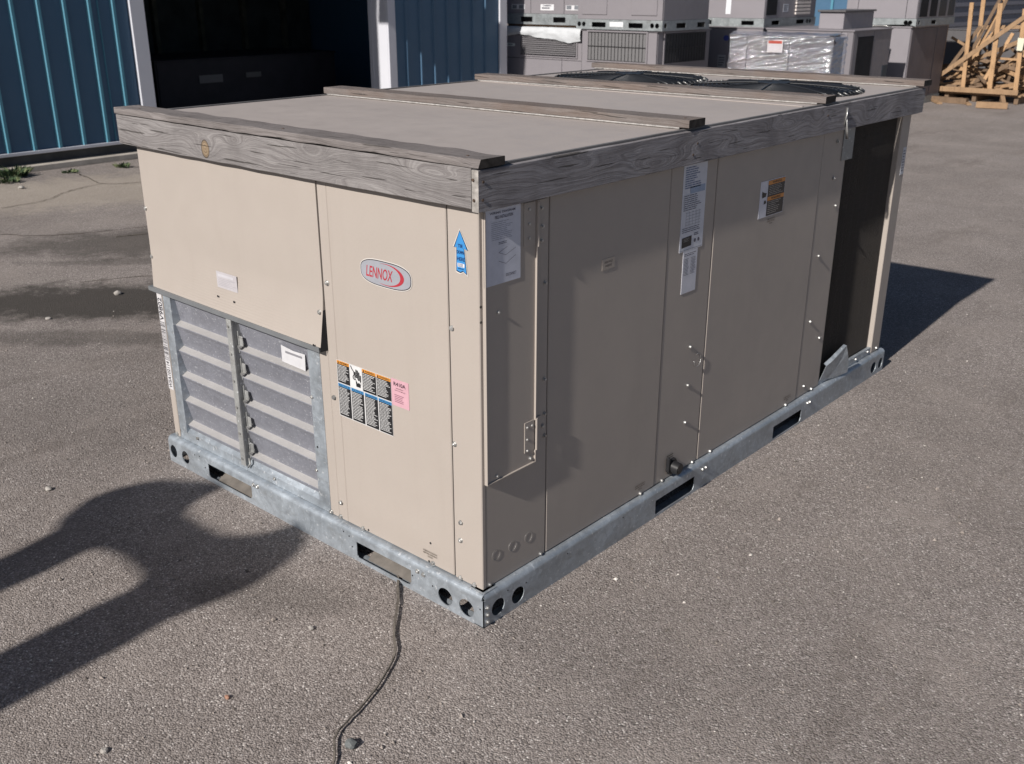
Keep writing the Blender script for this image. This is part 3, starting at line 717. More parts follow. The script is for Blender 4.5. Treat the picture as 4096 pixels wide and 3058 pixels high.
# barcode strip on the left post
l = Label((-1.5095, FY + .0005, .276), **FRONT); l.sheet(.030, .349, (.58, .57, .58))
l.text('V9802', .003, .250, .0275, .330, (.03, .03, .04), 2, rot=True)
z = .108
while z < .245:
    t_ = random.choice((.0010, .0010, .0018, .0028)); l.rect(.0015, z, .0285, z + t_, (.03, .03, .04), 2); z += t_ + random.choice((.0012, .002, .003))
l.text('W5A102114', .005, .006, .024, .103, (.03, .03, .04), 2, rot=True); l.build('barcode_strip', U, 'long white barcode strip reading V9802')
def remove_note(frame, o, name='screw_note'):
    l = Label(o, **frame); c = (.13, .11, .09)
    l.text('REMOVE SCREWS', 0, .016, .053, .021, c, 1); l.text('BEFORE OPENING', 0, .0085, .053, .0135, c, 1); l.text('DOOR', .017, .001, .036, .006, c, 1); l.build(name, U)
remove_note(FRONT, (-.243, FY, .118)); remove_note(SIDE, (SX, .705, .118)); remove_note(SIDE, (SX, 1.672, .118)); remove_note(SIDE, (SX, 1.405, .838))
# side stickers
l = Label((SX - .001, .876, .842), **SIDE); l.sheet(.127, .262, (.62, .64, .70)); GR = (.10, .10, .14)
l.lines(.010, .185, .10, .250, 10, (.16, .2, .32), 2, .5, .5); l.rect(.040, .170, .12, .190, (.30, .38, .52), 2); l.lines(.008, .120, .118, .168, 8, GR, 3, .35, .4)
for i in range(5): l.rect(.025 + i * .018, .075, .0258 + i * .018, .118, GR, 2)
for i in range(5): l.rect(.025, .078 + i * .009, .105, .0786 + i * .009, GR, 2)
l.lines(.008, .055, .12, .072, 3, GR, 2, .35, .2); l.poly([(.010, .012), (.062, .014), (.062, .044), (.010, .042)], (.015, .015, .017), 3); l.lines(.018, .028, .05, .040, 3, (.3, .3, .3), 4, .3, .3)
l.poly(circ(.082, .026, .006, n=12), GR, 2); l.poly(circ(.102, .026, .006, n=12), GR, 2); l.lines(.075, .040, .105, .050, 2, GR, 2, .5); l.rect(.004, .003, .123, .004, GR, 2)
l.build('rating_plate', U, 'tall white rating plate with tables and a black block')
l = Label((SX - .001, .900, .710), **SIDE); l.sheet(.079, .131, (.63, .64, .70)); l.lines(.006, .055, .036, .108, 12, GR, 2, .35, .35); l.lines(.042, .055, .072, .108, 12, GR, 2, .35, .35); l.lines(.006, .114, .074, .124, 2, GR, 2, .4); l.build('wiring_sticker', U)
l = Label((SX, 1.341, .868), **SIDE); l.sheet(.166, .120, (.64, .65, .72)); l.rect(.050, .002, .164, .118, (.035, .032, .032), 1)
for z in (.104, .052): l.rect(.050, z, .164, z + .013, (.66, .27, .06), 2)
l.text('WARNING', .075, .1065, .14, .1145, BLK, 3); l.text('WARNING', .075, .0545, .14, .0625, BLK, 3)
l.lines(.056, .068, .158, .102, 6, (.40, .38, .36), 3, .3, .35); l.lines(.056, .006, .158, .050, 7, (.40, .38, .36), 3, .3, .5)
l.poly([(.014, .066), (.038, .068), (.042, .080), (.028, .082), (.012, .088)], BLK, 2); l.poly([(.028, .044), (.044, .046), (.040, .056), (.030, .056)], BLK, 2); l.build('orange_warning_sticker', U, 'black and orange warning sticker')
l = Label((fx, .030, .919), **SIDE); l.sheet(.128, .180, (.60, .62, .70)); l.text('WIRING DIAGRAM', .02, .168, .108, .1735, GR, 2); l.text('FIELD INSTALLATION', .038, .156, .1, .1635, GR, 2)
l.lines(.025, .105, .10, .150, 10, (.30, .31, .38), 2, .25, .35); l.lines(.05, .094, .085, .101, 2, GR, 2, .4)
for seg in (((.05, .075), (.08, .085)), ((.05, .055), (.05, .075)), ((.05, .055), (.075, .045)), ((.075, .045), (.11, .060)), ((.11, .060), (.11, .078)), ((.075, .045), (.075, .066)), ((.05, .075), (.075, .066)), ((.075, .066), (.11, .078))):
    (a, b), (c_, d_) = seg; l.strip([(a, b), (c_, d_)], [(a, b + .0012), (c_, d_ + .0012)], (.22, .22, .28), 2)
l.text('DISCONNECT', .075, .014, .112, .021, GR, 2); l.build('wiring_sheet', U, 'white instruction sheet on the access cover')
l = Label((SX, .496, .866), **SIDE); l.sheet(.056, .030, (.42, .37, .32)); l.text('HIGH VOLT', .01, .017, .046, .023, (.12, .1, .1), 2); l.text('INSIDE', .014, .007, .042, .013, (.12, .1, .1), 2); l.build('small_label', U)
l = Label((SX, .878, .166), **SIDE); l.lines(0, 0, .038, .016, 2, (.10, .09, .08), 1, .45, .1); l.build('drain_note', U)
l = Label((SX, 2.515, .86), **SIDE); l.sheet(.032, .11, (.55, .57, .62)); l.lines(.004, .01, .028, .1, 8, GR, 2, .4); l.build('serial_sticker', U)

# ============================================================ TIMBER RIM
F = empty('timber_crating', (-W / 2, L / 2, TOP), 'weathered grey timber boards framing and crossing the top of the cream unit', 'timber frame')
lg, dk = (.285, .270, .266), (.115, .103, .103)
kf = [(-1.078, 1.136, 4.4, .065, .036, .0215), (-.93, 1.169, 2.2, .05, .018, 0), (-.585, 1.172, 3.2, .07, .030, 0), (-.36, 1.125, -2.4, .16, .03, 0), (-.148, 1.168, 3.0, .10, .022, 0), (-1.40, 1.137, 1.6, .10, .03, 0)]
WF = wood('grey_wood_front', lg, dk, 0, 2, .0150, kf, con=.24)
WR = wood('grey_wood_side', (.33, .32, .335), (.12, .108, .11), 1, 2, .022, [(.325, 1.165, 2.4, .12, .03, 0), (.70, 1.13, 3.2, .12, .025, 0), (.985, 1.165, -1.8, .14, .03, 0), (1.434, 1.16, 2.5, .12, .024, 0), (1.65, 1.155, 2.2, .05, .03, 0), (2.08, 1.142, 3, .07, .04, 0), (2.34, 1.146, -2, .09, .03, 0)], con=.34)
WT = wood('grey_wood_cap', (.25, .228, .222), (.10, .088, .084), 0, 1, .014, [(-1.37, .0, 3, .05, .03, 0), (-.5, .05, 3, .3, .03, 0)])
WSL = wood('tan_wood_slat', (.20, .18, .172), (.115, .093, .083), 0, 2, .013, [(-1.0, 1.21, 4, .14, .02, 0), (-.55, 1.215, 5, .12, .02, 0), (-.25, 1.21, 3, .16, .02, 0)], brown=.22)
WEND = plain('cut_end_wood', (.33, .31, .29), .9, 0, .1, .2, 50); WDK = plain('dark_end_wood', (.055, .05, .046), .9, 0, .1, .2, 60)
def board(p0, p1, side, wd, z0, z1, mat, seed, jag=.0012, bow=0.0, name='board', nseg=34, endmat=None, nick=()):
    """board from p0 to p1 (xy), wd to the left (side=+1) or right, uneven edges"""
    p0 = Vector((*p0, 0)); p1 = Vector((*p1, 0)); d = (p1 - p0); ln = d.length; d.normalize(); nn = Vector((-d.y, d.x, 0)) * side
    m = MB(); rings = []
    for i in range(nseg + 1):
        t = i / nseg; c = p0 + d * (ln * t); b = bow * math.sin(math.pi * t)
        r = lambda k: jag * noise.noise(Vector((t * 16, seed, k)))
        e = .0016
        nk = sum(dep * math.exp(-((t * ln - at) / wdt) ** 2) for at, wdt, dep in nick)
        ring = [c + nn * (0 + r(1)) + Vector((0, 0, z0 + b + e + r(2))), c + nn * (e) + Vector((0, 0, z0 + b + r(2))),
                c + nn * (wd - e) + Vector((0, 0, z0 + b + r(3))), c + nn * (wd + r(5)) + Vector((0, 0, z0 + b + e)),
                c + nn * (wd + r(5)) + Vector((0, 0, z1 + b - e + r(6))), c + nn * (wd - e) + Vector((0, 0, z1 + b + r(7))),
                c + nn * (e + nk) + Vector((0, 0, z1 + b + r(8))), c + nn * (0 + r(1) + nk) + Vector((0, 0, z1 + b - e - nk * .2 + r(8)))]
        rings += ring
    n = 8
    m.add(rings, [(k * n + i, k * n + (i + 1) % n, (k + 1) * n + (i + 1) % n, (k + 1) * n + i) for k in range(nseg) for i in range(n)], 0)
    m.add(rings[:n], [tuple(range(n))], 1); m.add(rings[-n:], [tuple(range(n))], 1)
    return m.build(name, [mat, endmat or WEND], F)
board((-1.572, -.003), (-.0195, -.003), 1, .0205, 1.108, 1.1985, WF, 1, .0016, bow=-.002)['label'] = 'grey front board with a round knot'
board((.003, -.003), (.003, 2.604), 1, .0205, 1.103, 1.197, WR, 2, .0016, endmat=WEND)['label'] = 'long grey side board in shade'
board((-1.572, 2.604), (-.0185, 2.604), -1, .02, 1.108, 1.197, WR, 3)
board((-1.553, .02), (-1.553, 2.58), -1, .02, 1.108, 1.197, WR, 4)
board((-1.578, -.004), (.004, -.004), 1, .088, 1.2003, 1.2200, WT, 5, .003, name='cap_board', nseg=60, endmat=WDK, nick=((.245, .012, .012), (.275, .02, .008), (1.565, .03, .010)))['label'] = 'thin split cap board lying flat on the front board'
def nail(p, ax):
    m = MB(); v = Vector(p); dd = Vector((0, -.0012, 0)) if ax == 'f' else (Vector((.0012, 0, 0)) if ax == 's' else Vector((0, 0, .0012)))
    m.cyl(v, v + dd, .0036, 8); m.build('nail', plain('rusty_nail', (.12, .085, .065), .7, .4, .3, .2, 90), F)
for q in ((-.012, -.0045, 1.175), (-.010, -.0045, 1.13)): nail(q, 'f')
for q in ((.0035, .9, 1.16), (.0035, .88, 1.13), (.0035, 1.73, 1.165), (.0035, .012, 1.17), (.0035, .010, 1.13)): nail(q, 's')
for q in ((-.06, .03, 1.2195), (-.75, .035, 1.2195), (-1.48, .03, 1.2195), (-.03, .88, 1.2287), (-1.5, .845, 1.2287), (-.03, 1.74, 1.2287)): nail(q, 't')
for k, (xa, ya, xb, yb) in enumerate(((-1.545, .805, .006, .845), (-1.545, 1.615, .004, 1.70), (-1.60, 2.505, .012, 2.555))):
    board((xa, ya), (xb, yb), 1, .088, 1.2063, 1.2285, WSL, 10 + k, .0014, bow=.001, name='roof_slat', endmat=WDK)
    m = MB(); n = 30; pts = [(xa + .02 + (xb - xa - .05) * i / n, ya - .002 + (yb - ya) * i / n + .0015 * noise.noise(Vector((i * .9, k, 0))), 1.2050) for i in range(n + 1)]
    m.tube(pts, .0028, 5); m.build('foam_strip', plain('pale_foam', (.34, .325, .31), .9, 0, .1, .15, 80), F)

# ============================================================ STRAP ON THE GROUND
def spline(P, n=12):
    out = []
    for i in range(len(P) - 1):
        p0 = Vector(P[max(i - 1, 0)]); p1 = Vector(P[i]); p2 = Vector(P[i + 1]); p3 = Vector(P[min(i + 2, len(P) - 1)])
        for k in range(n):
            t = k / n; out.append(.5 * ((2 * p1) + (-p0 + p2) * t + (2 * p0 - 5 * p1 + 4 * p2 - p3) * t * t + (-p0 + 3 * p1 - 3 * p2 + p3) * t ** 3))
    out.append(Vector(P[-1])); return out
CP = [(-.50, .14, .006), (-.40, .06, .006), (-.312, -.018, .006), (-.233, -.094, .007), (-.164, -.168, .006), (-.095, -.226, .007), (-.058, -.280, .006), (-.020, -.357, .007), (.008, -.438, .006), (.021, -.490, .006), (.040, -.530, .007), (.093, -.575, .006), (.16, -.66, .006), (.26, -.76, .006)]
pts = spline(CP, 10); m = MB()
for k, p in enumerate(pts): pts[k] = p + Vector((.0022 * noise.noise(Vector((k * .21, 1, 0))), .0022 * noise.noise(Vector((k * .21, 4, 0))), .0018 * noise.noise(Vector((k * .3, 7, 0)))))
vs = []
for k, p in enumerate(pts):
    d = (pts[min(k + 1, len(pts) - 1)] - pts[max(k - 1, 0)]).normalized(); q = Vector((-d.y, d.x, 0)); tw = .35 + 1.1 * noise.noise(Vector((k * .055, 3.3, 0)))
    a = q * math.cos(tw) + Vector((0, 0, 1)) * math.sin(tw); nn = d.cross(a)
    for (i, j) in ((-1, -1), (1, -1), (1, 1), (-1, 1)): vs.append(p + a * (i * (.0040 - .0016 * min(1, k / 90))) + nn * (j * .0017) + Vector((0, 0, .003)))
m.add(vs, [(k * 4 + i, k * 4 + (i + 1) % 4, k * 4 + 4 + (i + 1) % 4, k * 4 + 4 + i) for k in range(len(pts) - 1) for i in range(4)] + [(0, 1, 2, 3), tuple(len(vs) - 4 + i for i in range(4))])
tag(m.build('strap', plain('dirty_webbing', (.13, .115, .10), .9, 0, .1, .25, 60)), 'dirty twisted grey strap trailing over the asphalt from under the front rail', 'strap')

# ============================================================ BLUE BUILDING
BX = -8.0
BLUE = paint_metal('blue_siding', (.062, .135, .222), .35, .42, .4, .002)
BLUE_LIT = paint_metal('blue_siding_lit', (.085, .25, .34), .3, .45, .4, .001)  # siding blue brightened for the ribs, sunlight put into the colour
WHITE = paint_metal('white_trim', (.60, .61, .66), .25, .45, .4)
CONC = plain('concrete', (.42, .385, .34), .9, 0, .2, .12, 5)
CONC_SHADE = plain('shaded_concrete', (.10, .10, .10), .9, 0, .2, .15, 5)  # concrete darkened so its colour holds the shade of foundation and indoors
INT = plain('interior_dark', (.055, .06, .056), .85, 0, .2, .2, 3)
B = empty('blue_metal_building', (-11, 2.5, 0), 'blue ribbed metal building with white door trims and a dark open doorway', 'building')
def bpart(name, box, mat, b=None, label=None):
    m = MB(); (m.bbox(*box, b) if b else m.box(*box)); o = m.build(name, mat, B)
    if label: o['label'] = label
    return o
bpart('wall_panel', (BX - .10, BX, -7.0, 3.598, .150, 4.2), BLUE, label='ribbed blue wall left of the doorway')
bpart('wall_panel', (BX - .10, BX, 7.0, 8.86, .03, 4.2), BLUE, label='blue wall right of the doorway with scuff marks')
bpart('wall_panel', (BX - .10, BX, 3.6, 6.999, 3.6, 4.2), BLUE)
bpart('flashing', (BX - .01, BX + .035, -7.0, 3.60, .146, .176), WHITE, .003)
bpart('foundation', (BX - .3, BX - .05, -7.0, 3.75, -.05, .145), CONC_SHADE)
bpart('foundation', (BX - .3, BX - .01, 6.88, 9.0, -.05, .029), CONC_SHADE)
for i in range(40):
    y = 3.45 - i * .2375
    if y < -6.9: break
    m = MB(); m.add([(BX + dx, y + dy, z) for z in (.177, 4.2) for dx, dy in ((0, -.030), (.030, -.013), (.030, .012), (0, .022))], [(0, 1, 5, 4), (1, 2, 6, 5), (2, 3, 7, 6), (0, 3, 2, 1)]); m.build('rib', BLUE_LIT, B)
for y in (3.30, 2.13, .94): 
    m = MB(); m.add([(BX + dx, y + dy, z) for z in (.177, 4.2) for dx, dy in ((0, -.008), (.012, -.003), (.012, .003), (0, .008))], [(0, 1, 5, 4), (1, 2, 6, 5), (2, 3, 7, 6)]); m.build('panel_lap', BLUE_LIT, B)
for i in range(7):
    y = 7.19 + i * .235; m = MB(); m.add([(BX + dx, y + dy, z) for z in (.03, 4.2) for dx, dy in ((0, -.02), (.022, -.009), (.022, .009), (0, .02))], [(0, 1, 5, 4), (1, 2, 6, 5), (2, 3, 7, 6), (0, 3, 2, 1)]); m.build('rib', BLUE, B)
m = MB(); m.bbox(BX, BX + .045, 3.600, 3.75, .03, 3.6, .004); m.bbox(BX - .33, BX - .001, 3.66, 3.75, .03, 3.6, .003); m.build('door_trim', WHITE, B)['label'] = 'white trim at the left of the open doorway'
m = MB(); m.bbox(BX - .33, BX - .001, 6.88, 6.998, .03, 3.6, .003); m.bbox(BX, BX + .03, 6.88, 7.0, .03, 3.6, .003); m.bbox(BX - .27, BX - .262, 6.874, 6.879, .03, 3.6, .001); m.build('door_trim', WHITE, B)['label'] = 'white door jamb right of the opening with a bright sunlit patch'
bpart('header_trim', (BX, BX + .04, 3.751, 6.879, 3.45, 3.62), WHITE, .004)
m = MB(); m.bbox(BX, BX + .03, 8.862, 9.0, .03, 4.2, .003); m.bbox(BX - .12, BX - .001, 8.985, 9.0, .03, 4.2, .003); m.build('corner_trim', WHITE, B)
bpart('end_wall', (-14.0, BX - .125, 8.88, 8.98, .03, 4.2), BLUE)
bpart('end_wall', (-14.0, BX - .105, -7.0, -6.9, .03, 4.2), BLUE)
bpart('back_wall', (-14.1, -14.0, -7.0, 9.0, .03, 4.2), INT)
bpart('roof', (-14.3, BX + .13, -7.2, 9.15, 4.21, 4.32), plain('roof_metal', (.4, .42, .45), .5, .2, .4))
# unseen slab added above the doorway to cast slanting shade on jamb and wall
SLAB_Z = 3.05
bpart('added_shade_slab', (BX + .045, BX + .29, 4.10, 5.95, SLAB_Z, SLAB_Z + .06), plain('shade_slab_metal', (.35, .37, .4), .5, .2, .4))
# interior
bpart('interior_floor', (-13.99, BX - .31, -6.9, 8.87, -.02, .024), CONC_SHADE)
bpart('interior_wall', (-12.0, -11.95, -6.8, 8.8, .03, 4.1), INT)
for i in range(9):
    y = 3.2 + i * .72; bpart('wall_stud', (-11.949, -11.86, y, y + .06, .03, 4.1), plain('stud_wood', (.10, .095, .07), .9, 0, .1, .2))
bpart('wall_girt', (-11.859, -11.80, 3.0, 8.7, 1.55, 1.72), plain('girt_dark', (.015, .015, .017), .9))
# scuffs on the wall
m = MB(); m.add([(BX + .001, 7.55, 1.18), (BX + .001, 7.57, 1.18), (BX + .001, 7.565, 1.05), (BX + .001, 7.553, 1.06)], [(0, 1, 2, 3)]); m.add([(BX + .001, 7.32, .83), (BX + .001, 7.41, .835), (BX + .001, 7.41, .82), (BX + .001, 7.32, .815)], [(0, 1, 2, 3)])
# apron
m = MB(); m.bbox(BX - .049, -7.90, -7, 3.75, -.03, .055, .006); struct(m.build('concrete_apron', CONC), 'pale concrete kerb strip along the foot of the blue wall')

# unit standing in the dark doorway
def fork_rail_front(m, x0, x1, y, z0, z1, slots, mi=0, frame='f', circles=()):
    hs = [[(a, z0 + (z1 - z0) * .22), (b, z0 + (z1 - z0) * .22), (b, z0 + (z1 - z0) * .72), (a, z0 + (z1 - z0) * .72)] for a, b in slots]
    hs += [circ(c, z0 + (z1 - z0) * .5, .03, .03, 12) for c in circles]
    if frame == 'f': m.plate([(x0, z0), (x1, z0), (x1, z1), (x0, z1)], hs, .004, lambda u, v, w_: (u, y + w_, v), mi)
    else: m.plate([(x0, z0), (x1, z0), (x1, z1), (x0, z1)], hs, .004, lambda u, v, w_: (y - w_, u, v), mi)
GU = [paint_metal('grey_unit_paint_%d' % i, c, .3, .45) for i, c in enumerate(((.228, .214, .230), (.205, .192, .208), (.252, .237, .256), (.10, .096, .10)))]
PALER = galv('pale_rail', (.27, .295, .305), .2, .25, .55)
def unit(name, x0, x1, y0, y1, z0, z1, label, paint, rail_h=.115, slots=(), sslots=(), circles=(), scircles=(), seams=(), sseams=(), group='grey rooftop units stacked behind the cream one', cat='air conditioner', slatlines=(), top_over=.012):
    e = empty(name, ((x0 + x1) / 2, (y0 + y1) / 2, z0), label, cat, group)
    if rail_h:
        m = MB(); fork_rail_front(m, x0 - .01, x1 + .01, y0 - .012, z0, z0 + rail_h, slots, 0, 'f', circles)
        fork_rail_front(m, y0 - .007, y1 + .01, x1 + .012, z0, z0 + rail_h, sslots, 0, 's', scircles)
        m.box(x0 - .01, x1 + .007, y0 - .008, y0 + .05, z0 + rail_h - .006, z0 + rail_h - .001); m.box(x1 - .04, x1 + .008, y0 + .051, y1, z0 + rail_h - .006, z0 + rail_h - .001)
        m.box(x0 - .01, x0 - .006, y0 - .007, y1 + .01, z0, z0 + rail_h); m.box(x0 - .005, x1 + .007, y1 + .006, y1 + .01, z0, z0 + rail_h)
        m.build('base_rail', PALER, e)
        m = MB(); m.box(x0 + .08, x1 - .08, y0 + .08, y1 - .08, z0 + .001, z0 + rail_h - .01); m.build('base_pan', DARK, e)
    zc = z0 + rail_h
    xsplit = [x0] + list(seams) + [x1]
    for a, b in zip(xsplit[:-1], xsplit[1:]):
        m = MB(); m.bbox(a + .003, b - .003, y0, y0 + .02, zc + .001, z1 - .02, .003); m.build('front_panel', paint, e)
    ysplit = [y0 + .021] + list(sseams) + [y1]
    for a, b in zip(ysplit[:-1], ysplit[1:]):
        m = MB(); m.bbox(x1 - .02, x1, a + .003, b - .003, zc + .001, z1 - .02, .003); m.build('side_panel', paint, e)
    m = MB(); m.box(x0 + .004, x1 - .022, y0 + .022, y1 - .002, zc, z1 - .021); m.build('inner_casing', DARK, e)
    m = MB(); m.bbox(x0 - top_over, x1 + top_over, y0 - top_over, y1 + top_over, z1 - .0195, z1, .004); m.build('top_panel', paint, e)
    return e
def grille(e, x0, x1, z0, z1, y, nv, nh, frame='f', fins=GALVG, dy=.0, wire=.0035, finc=None):
    P = (lambda u, v, w_: (u, y + w_, v)) if frame == 'f' else (lambda u, v, w_: (y - w_, u, v))
    m = MB(); m.plate([(x0 - .02, z0 - .02), (x1 + .02, z0 - .02), (x1 + .02, z1 + .02), (x0 - .02, z1 + .02)], [[(x0, z0), (x1, z0), (x1, z1), (x0, z1)]], .012, lambda u, v, w_: P(u, v, w_ - .013)); m.build('grille_frame', e['_paint'] if False else GU[0], e)
    m = MB(); q = [P(x0, z0, -.001), P(x1, z0, -.001), P(x1, z1, -.001), P(x0, z1, -.001)]; q2 = [P(x0, z0, -.004), P(x1, z0, -.004), P(x1, z1, -.004), P(x0, z1, -.004)]
    m.add(q2 + q, [(0, 1, 2, 3), (4, 5, 6, 7), (0, 1, 5, 4), (1, 2, 6, 5), (2, 3, 7, 6), (3, 0, 4, 7)]); m.build('coil', finc or FIN, e)
    for i in range(nv + 1):
        u = x0 + (x1 - x0) * i / nv; m = MB(); m.cyl(P(u, z0, -.010), P(u, z1, -.010), wire, 5); m.build('grille_wire', BLACK, e)
    for i in range(nh + 1):
        v = z0 + (z1 - z0) * i / nh; m = MB(); m.cyl(P(x0, v, -.014), P(x1, v, -.014), wire, 5); m.build('grille_wire', BLACK, e)
def finmat(name, c, d, freq=90, ax=0):
    t = NT(name, .6, .2, .3); s = t.sep(t.pos()); f = t.math('FRACT', t.math('MULTIPLY', s[2 if ax == 2 else ax], freq))
    t.color(t.mix(f, c, d)); return t.m
FIN = finmat('fin_grey', (.20, .195, .20), (.15, .15, .155)); FIND = finmat('fin_slatted', (.115, .115, .12), (.17, .168, .17), 26, 2); FINDK = finmat('fin_dark', (.045, .047, .05), (.065, .066, .07), 60, 2)
def pasted(e, pts3, c, name='paper_label', thick=.003):
    pass
def sticker(e, frame, o, w_, h_, c, lines_=0, name='sticker', lc=(.1, .1, .12), title=None):
    l = Label(o, **frame); l.sheet(w_, h_, c)
    if lines_: l.lines(w_ * .1, h_ * .12, w_ * .9, h_ * (.88 if not title else .6), lines_, lc, 2, .5, .35)
    if title: l.text(title, w_ * .12, h_ * .66, w_ * .88, h_ * .88, lc, 2)
    return l.build(name, e)

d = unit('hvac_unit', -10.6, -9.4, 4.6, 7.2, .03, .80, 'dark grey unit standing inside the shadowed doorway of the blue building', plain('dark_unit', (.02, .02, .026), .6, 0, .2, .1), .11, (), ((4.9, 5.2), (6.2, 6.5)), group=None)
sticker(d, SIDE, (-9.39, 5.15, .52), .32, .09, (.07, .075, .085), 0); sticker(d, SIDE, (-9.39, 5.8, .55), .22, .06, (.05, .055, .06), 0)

# ---- stacks behind
lw = unit('hvac_unit', -8.33, -6.968, 9.35, 10.6, 0, 1.075, 'lower grey unit beside the building corner, half covered by a white sheet', GU[0], .11, ((-8.0, -7.8), (-7.5, -7.3)), seams=(-7.303,))
grille(lw, -8.02, -7.055, .722, 1.02, 9.348, 1, 1, 'f', finc=FIND, wire=.004)
m = MB()
for i in range(11): z = .735 + i * .026; m.bbox(-8.015, -7.06, 9.328, 9.334, z, z + .007, .001)
o = m.build('louver_slats', GU[1], lw); o['kind'] = 'stuff'
m = MB(); m.box(-8.325, -6.972, 9.3485, 9.3495, .669, .675); m.build('panel_seam', DARK, lw)
sticker(lw, FRONT, (-8.292, 9.349, .822), .155, .038, (.62, .66, .64), 1, 'sticker')
up = unit('hvac_unit', -8.33, -7.02, 9.38, 10.6, 1.112, 2.05, 'upper grey unit on wood beside the building corner, with three small labels', GU[0], .135, ((-8.051, -7.84), (-7.477, -7.268)), seams=(-7.882, -7.305))
sticker(up, FRONT, (-8.224, 9.38, 1.302), .238, .062, (.62, .62, .64), 0); sticker(up, FRONT, (-7.706, 9.38, 1.292), .228, .075, (.66, .66, .68), 1, title='!'); sticker(up, FRONT, (-7.273, 9.38, 1.298), .228, .06, (.62, .62, .64), 0)
for (xa, xb) in ((-8.21, -8.13), (-8.09, -8.01), (-7.26, -7.18), (-7.13, -7.06)):
    m = MB(); m.box(xa, xb, 9.3765, 9.3775, 1.309, 1.355); m.build('label_block', plain('label_grey', (.17, .18, .20), .5), up)
BRW = wood('brown_dunnage', (.22, .14, .09), (.10, .06, .04), 0, 2, .02, coord='pos')
for yy in (9.42, 10.4):
    m = MB(); m.bbox(-8.33, -6.99, yy, yy + .09, 1.0765, 1.111, .003); tag(m.build('timber_spacer', BRW), ('brown timber spacer at the front between the two units by the building corner' if yy < 10 else 'brown timber spacer at the back between the two units by the building corner'), 'timber', 'spacers between stacked units')
# white sheet
m = MB(); NX, NZ = 48, 10
def shb(u):
    return .955 - .02 * math.exp(-((u - .02) / .05) ** 2) + .035 * math.exp(-((u - .28) / .16) ** 2) - .03 * u - .035 * math.exp(-((u - .85) / .1) ** 2) + .012 * noise.noise(Vector((u * 14, 0, 0)))
vs = []
for j in range(NZ + 1):
    for i in range(NX + 1):
        u = i / NX; x = -8.385 + 1.42 * u
        if j == 0: y, z = 9.60, 1.0795
        elif j == 1: y, z = 9.345, 1.0805 + .006 * abs(noise.noise(Vector((u * 9, 3, 0))))
        else:
            t = (j - 1) / (NZ - 1); z = 1.080 + (shb(u) - 1.080) * t; y = 9.322 - .022 * math.sin(t * 2.6) + .016 * noise.noise(Vector((u * 9 + t, t * 2, 5))) + .007 * noise.noise(Vector((u * 30, t * 7, 9)))
        vs.append((x, y, z))
m.add(vs, [(j * (NX + 1) + i, j * (NX + 1) + i + 1, (j + 1) * (NX + 1) + i + 1, (j + 1) * (NX + 1) + i) for j in range(NZ) for i in range(NX)], 0, True)
vs2 = [(x, y + .004, z - .001 if y < 9.5 else z + .002) for x, y, z in vs]; m.add(vs2, [(j * (NX + 1) + i, (j + 1) * (NX + 1) + i, (j + 1) * (NX + 1) + i + 1, j * (NX + 1) + i + 1) for j in range(NZ) for i in range(NX)], 0, True)
tag(m.build('plastic_sheet', plain('white_poly_sheet', (.52, .54, .56), .45, 0, .5, .05), recalc=False), 'crumpled white plastic sheet hanging over the front edge of the lower grey unit', 'sheet')

l2 = unit('hvac_unit', -6.855, -5.70, 9.2, 10.42, 0, 1.083, 'lower grey unit with a wide wire guarded coil, second stack from the building', GU[0], .11, ((-6.6, -6.4), (-6.1, -5.9)))
grille(l2, -6.745, -5.849, .712, 1.050, 9.198, 17, 2)
grille(l2, 9.36, 10.30, .70, 1.045, -5.698, 15, 2, 's', finc=FINDK)
sticker(l2, SIDE, (-5.6965, 9.96, .71), .30, .32, (.20, .27, .32), 6, lc=(.1, .14, .17)) if False else None
m = MB()
for i in range(8): m.bbox(-5.6975, -5.6955, 9.965 + i * .038, 9.988 + i * .038, .715, 1.035, .0008)
m.build('pale_strips', plain('pale_strip', (.20, .25, .29), .5), l2)['kind'] = 'stuff'
u2 = unit('hvac_unit', -6.92, -5.625, 9.18, 10.23, 1.0835, 1.62, 'upper grey unit with raised front panels and round rail holes, second stack from building', GU[0], .118, ((-6.677, -6.461), (-6.11, -5.899)), ((9.478, 9.687), (9.955, 10.135)), (-6.88, -6.807, -5.762, -5.69), (9.235,))
for (a, b) in ((-6.847, -6.453), (-6.081, -5.703)):
    m = MB(); m.bbox(a, b, 9.170, 9.179, 1.257, 1.60, .004); m.build('raised_panel', GU[0], u2)
sticker(u2, FRONT, (-6.397, 9.166, 1.119), .207, .058, (.66, .68, .70), 0)

s3 = unit('hvac_unit', -6.14, -5.28, 11.05, 12.5, 0, 1.088, 'lower grey unit behind the film wrapped cabinet, blue sticker on its shaded front', GU[0], .1)
l = Label((-5.86, 11.045, .90), **FRONT); l.poly(circ(.04, .04, .042, .035), (.05, .07, .30), 0); l.build('round_sticker', s3)
sticker(s3, FRONT, (-5.93, 11.05, .55), .12, .17, (.35, .36, .38), 4, 'paper')
u3 = unit('hvac_unit', -6.135, -5.285, 11.05, 12.52, 1.0885, 2.0, 'upper pale grey unit with a white vertical paper strip on its front', GU[2], .105, ((-6.135 + .02, -6.06), (-5.605, -5.42)), ((11.25, 11.46), (11.95, 12.17)), (), (12.28, 12.36), sseams=(11.55,))
sticker(u3, FRONT, (-5.86, 11.05, 1.245), .075, .5, (.72, .74, .78), 0, 'paper_strip')
m = MB(); m.bbox(-5.286, -5.280, 11.10, 11.38, 1.235, 1.44, .002); m.build('dark_vent', DARK, u3)
sticker(u3, SIDE, (-5.285, 11.56, 1.27), .15, .10, (.55, .57, .62), 4)
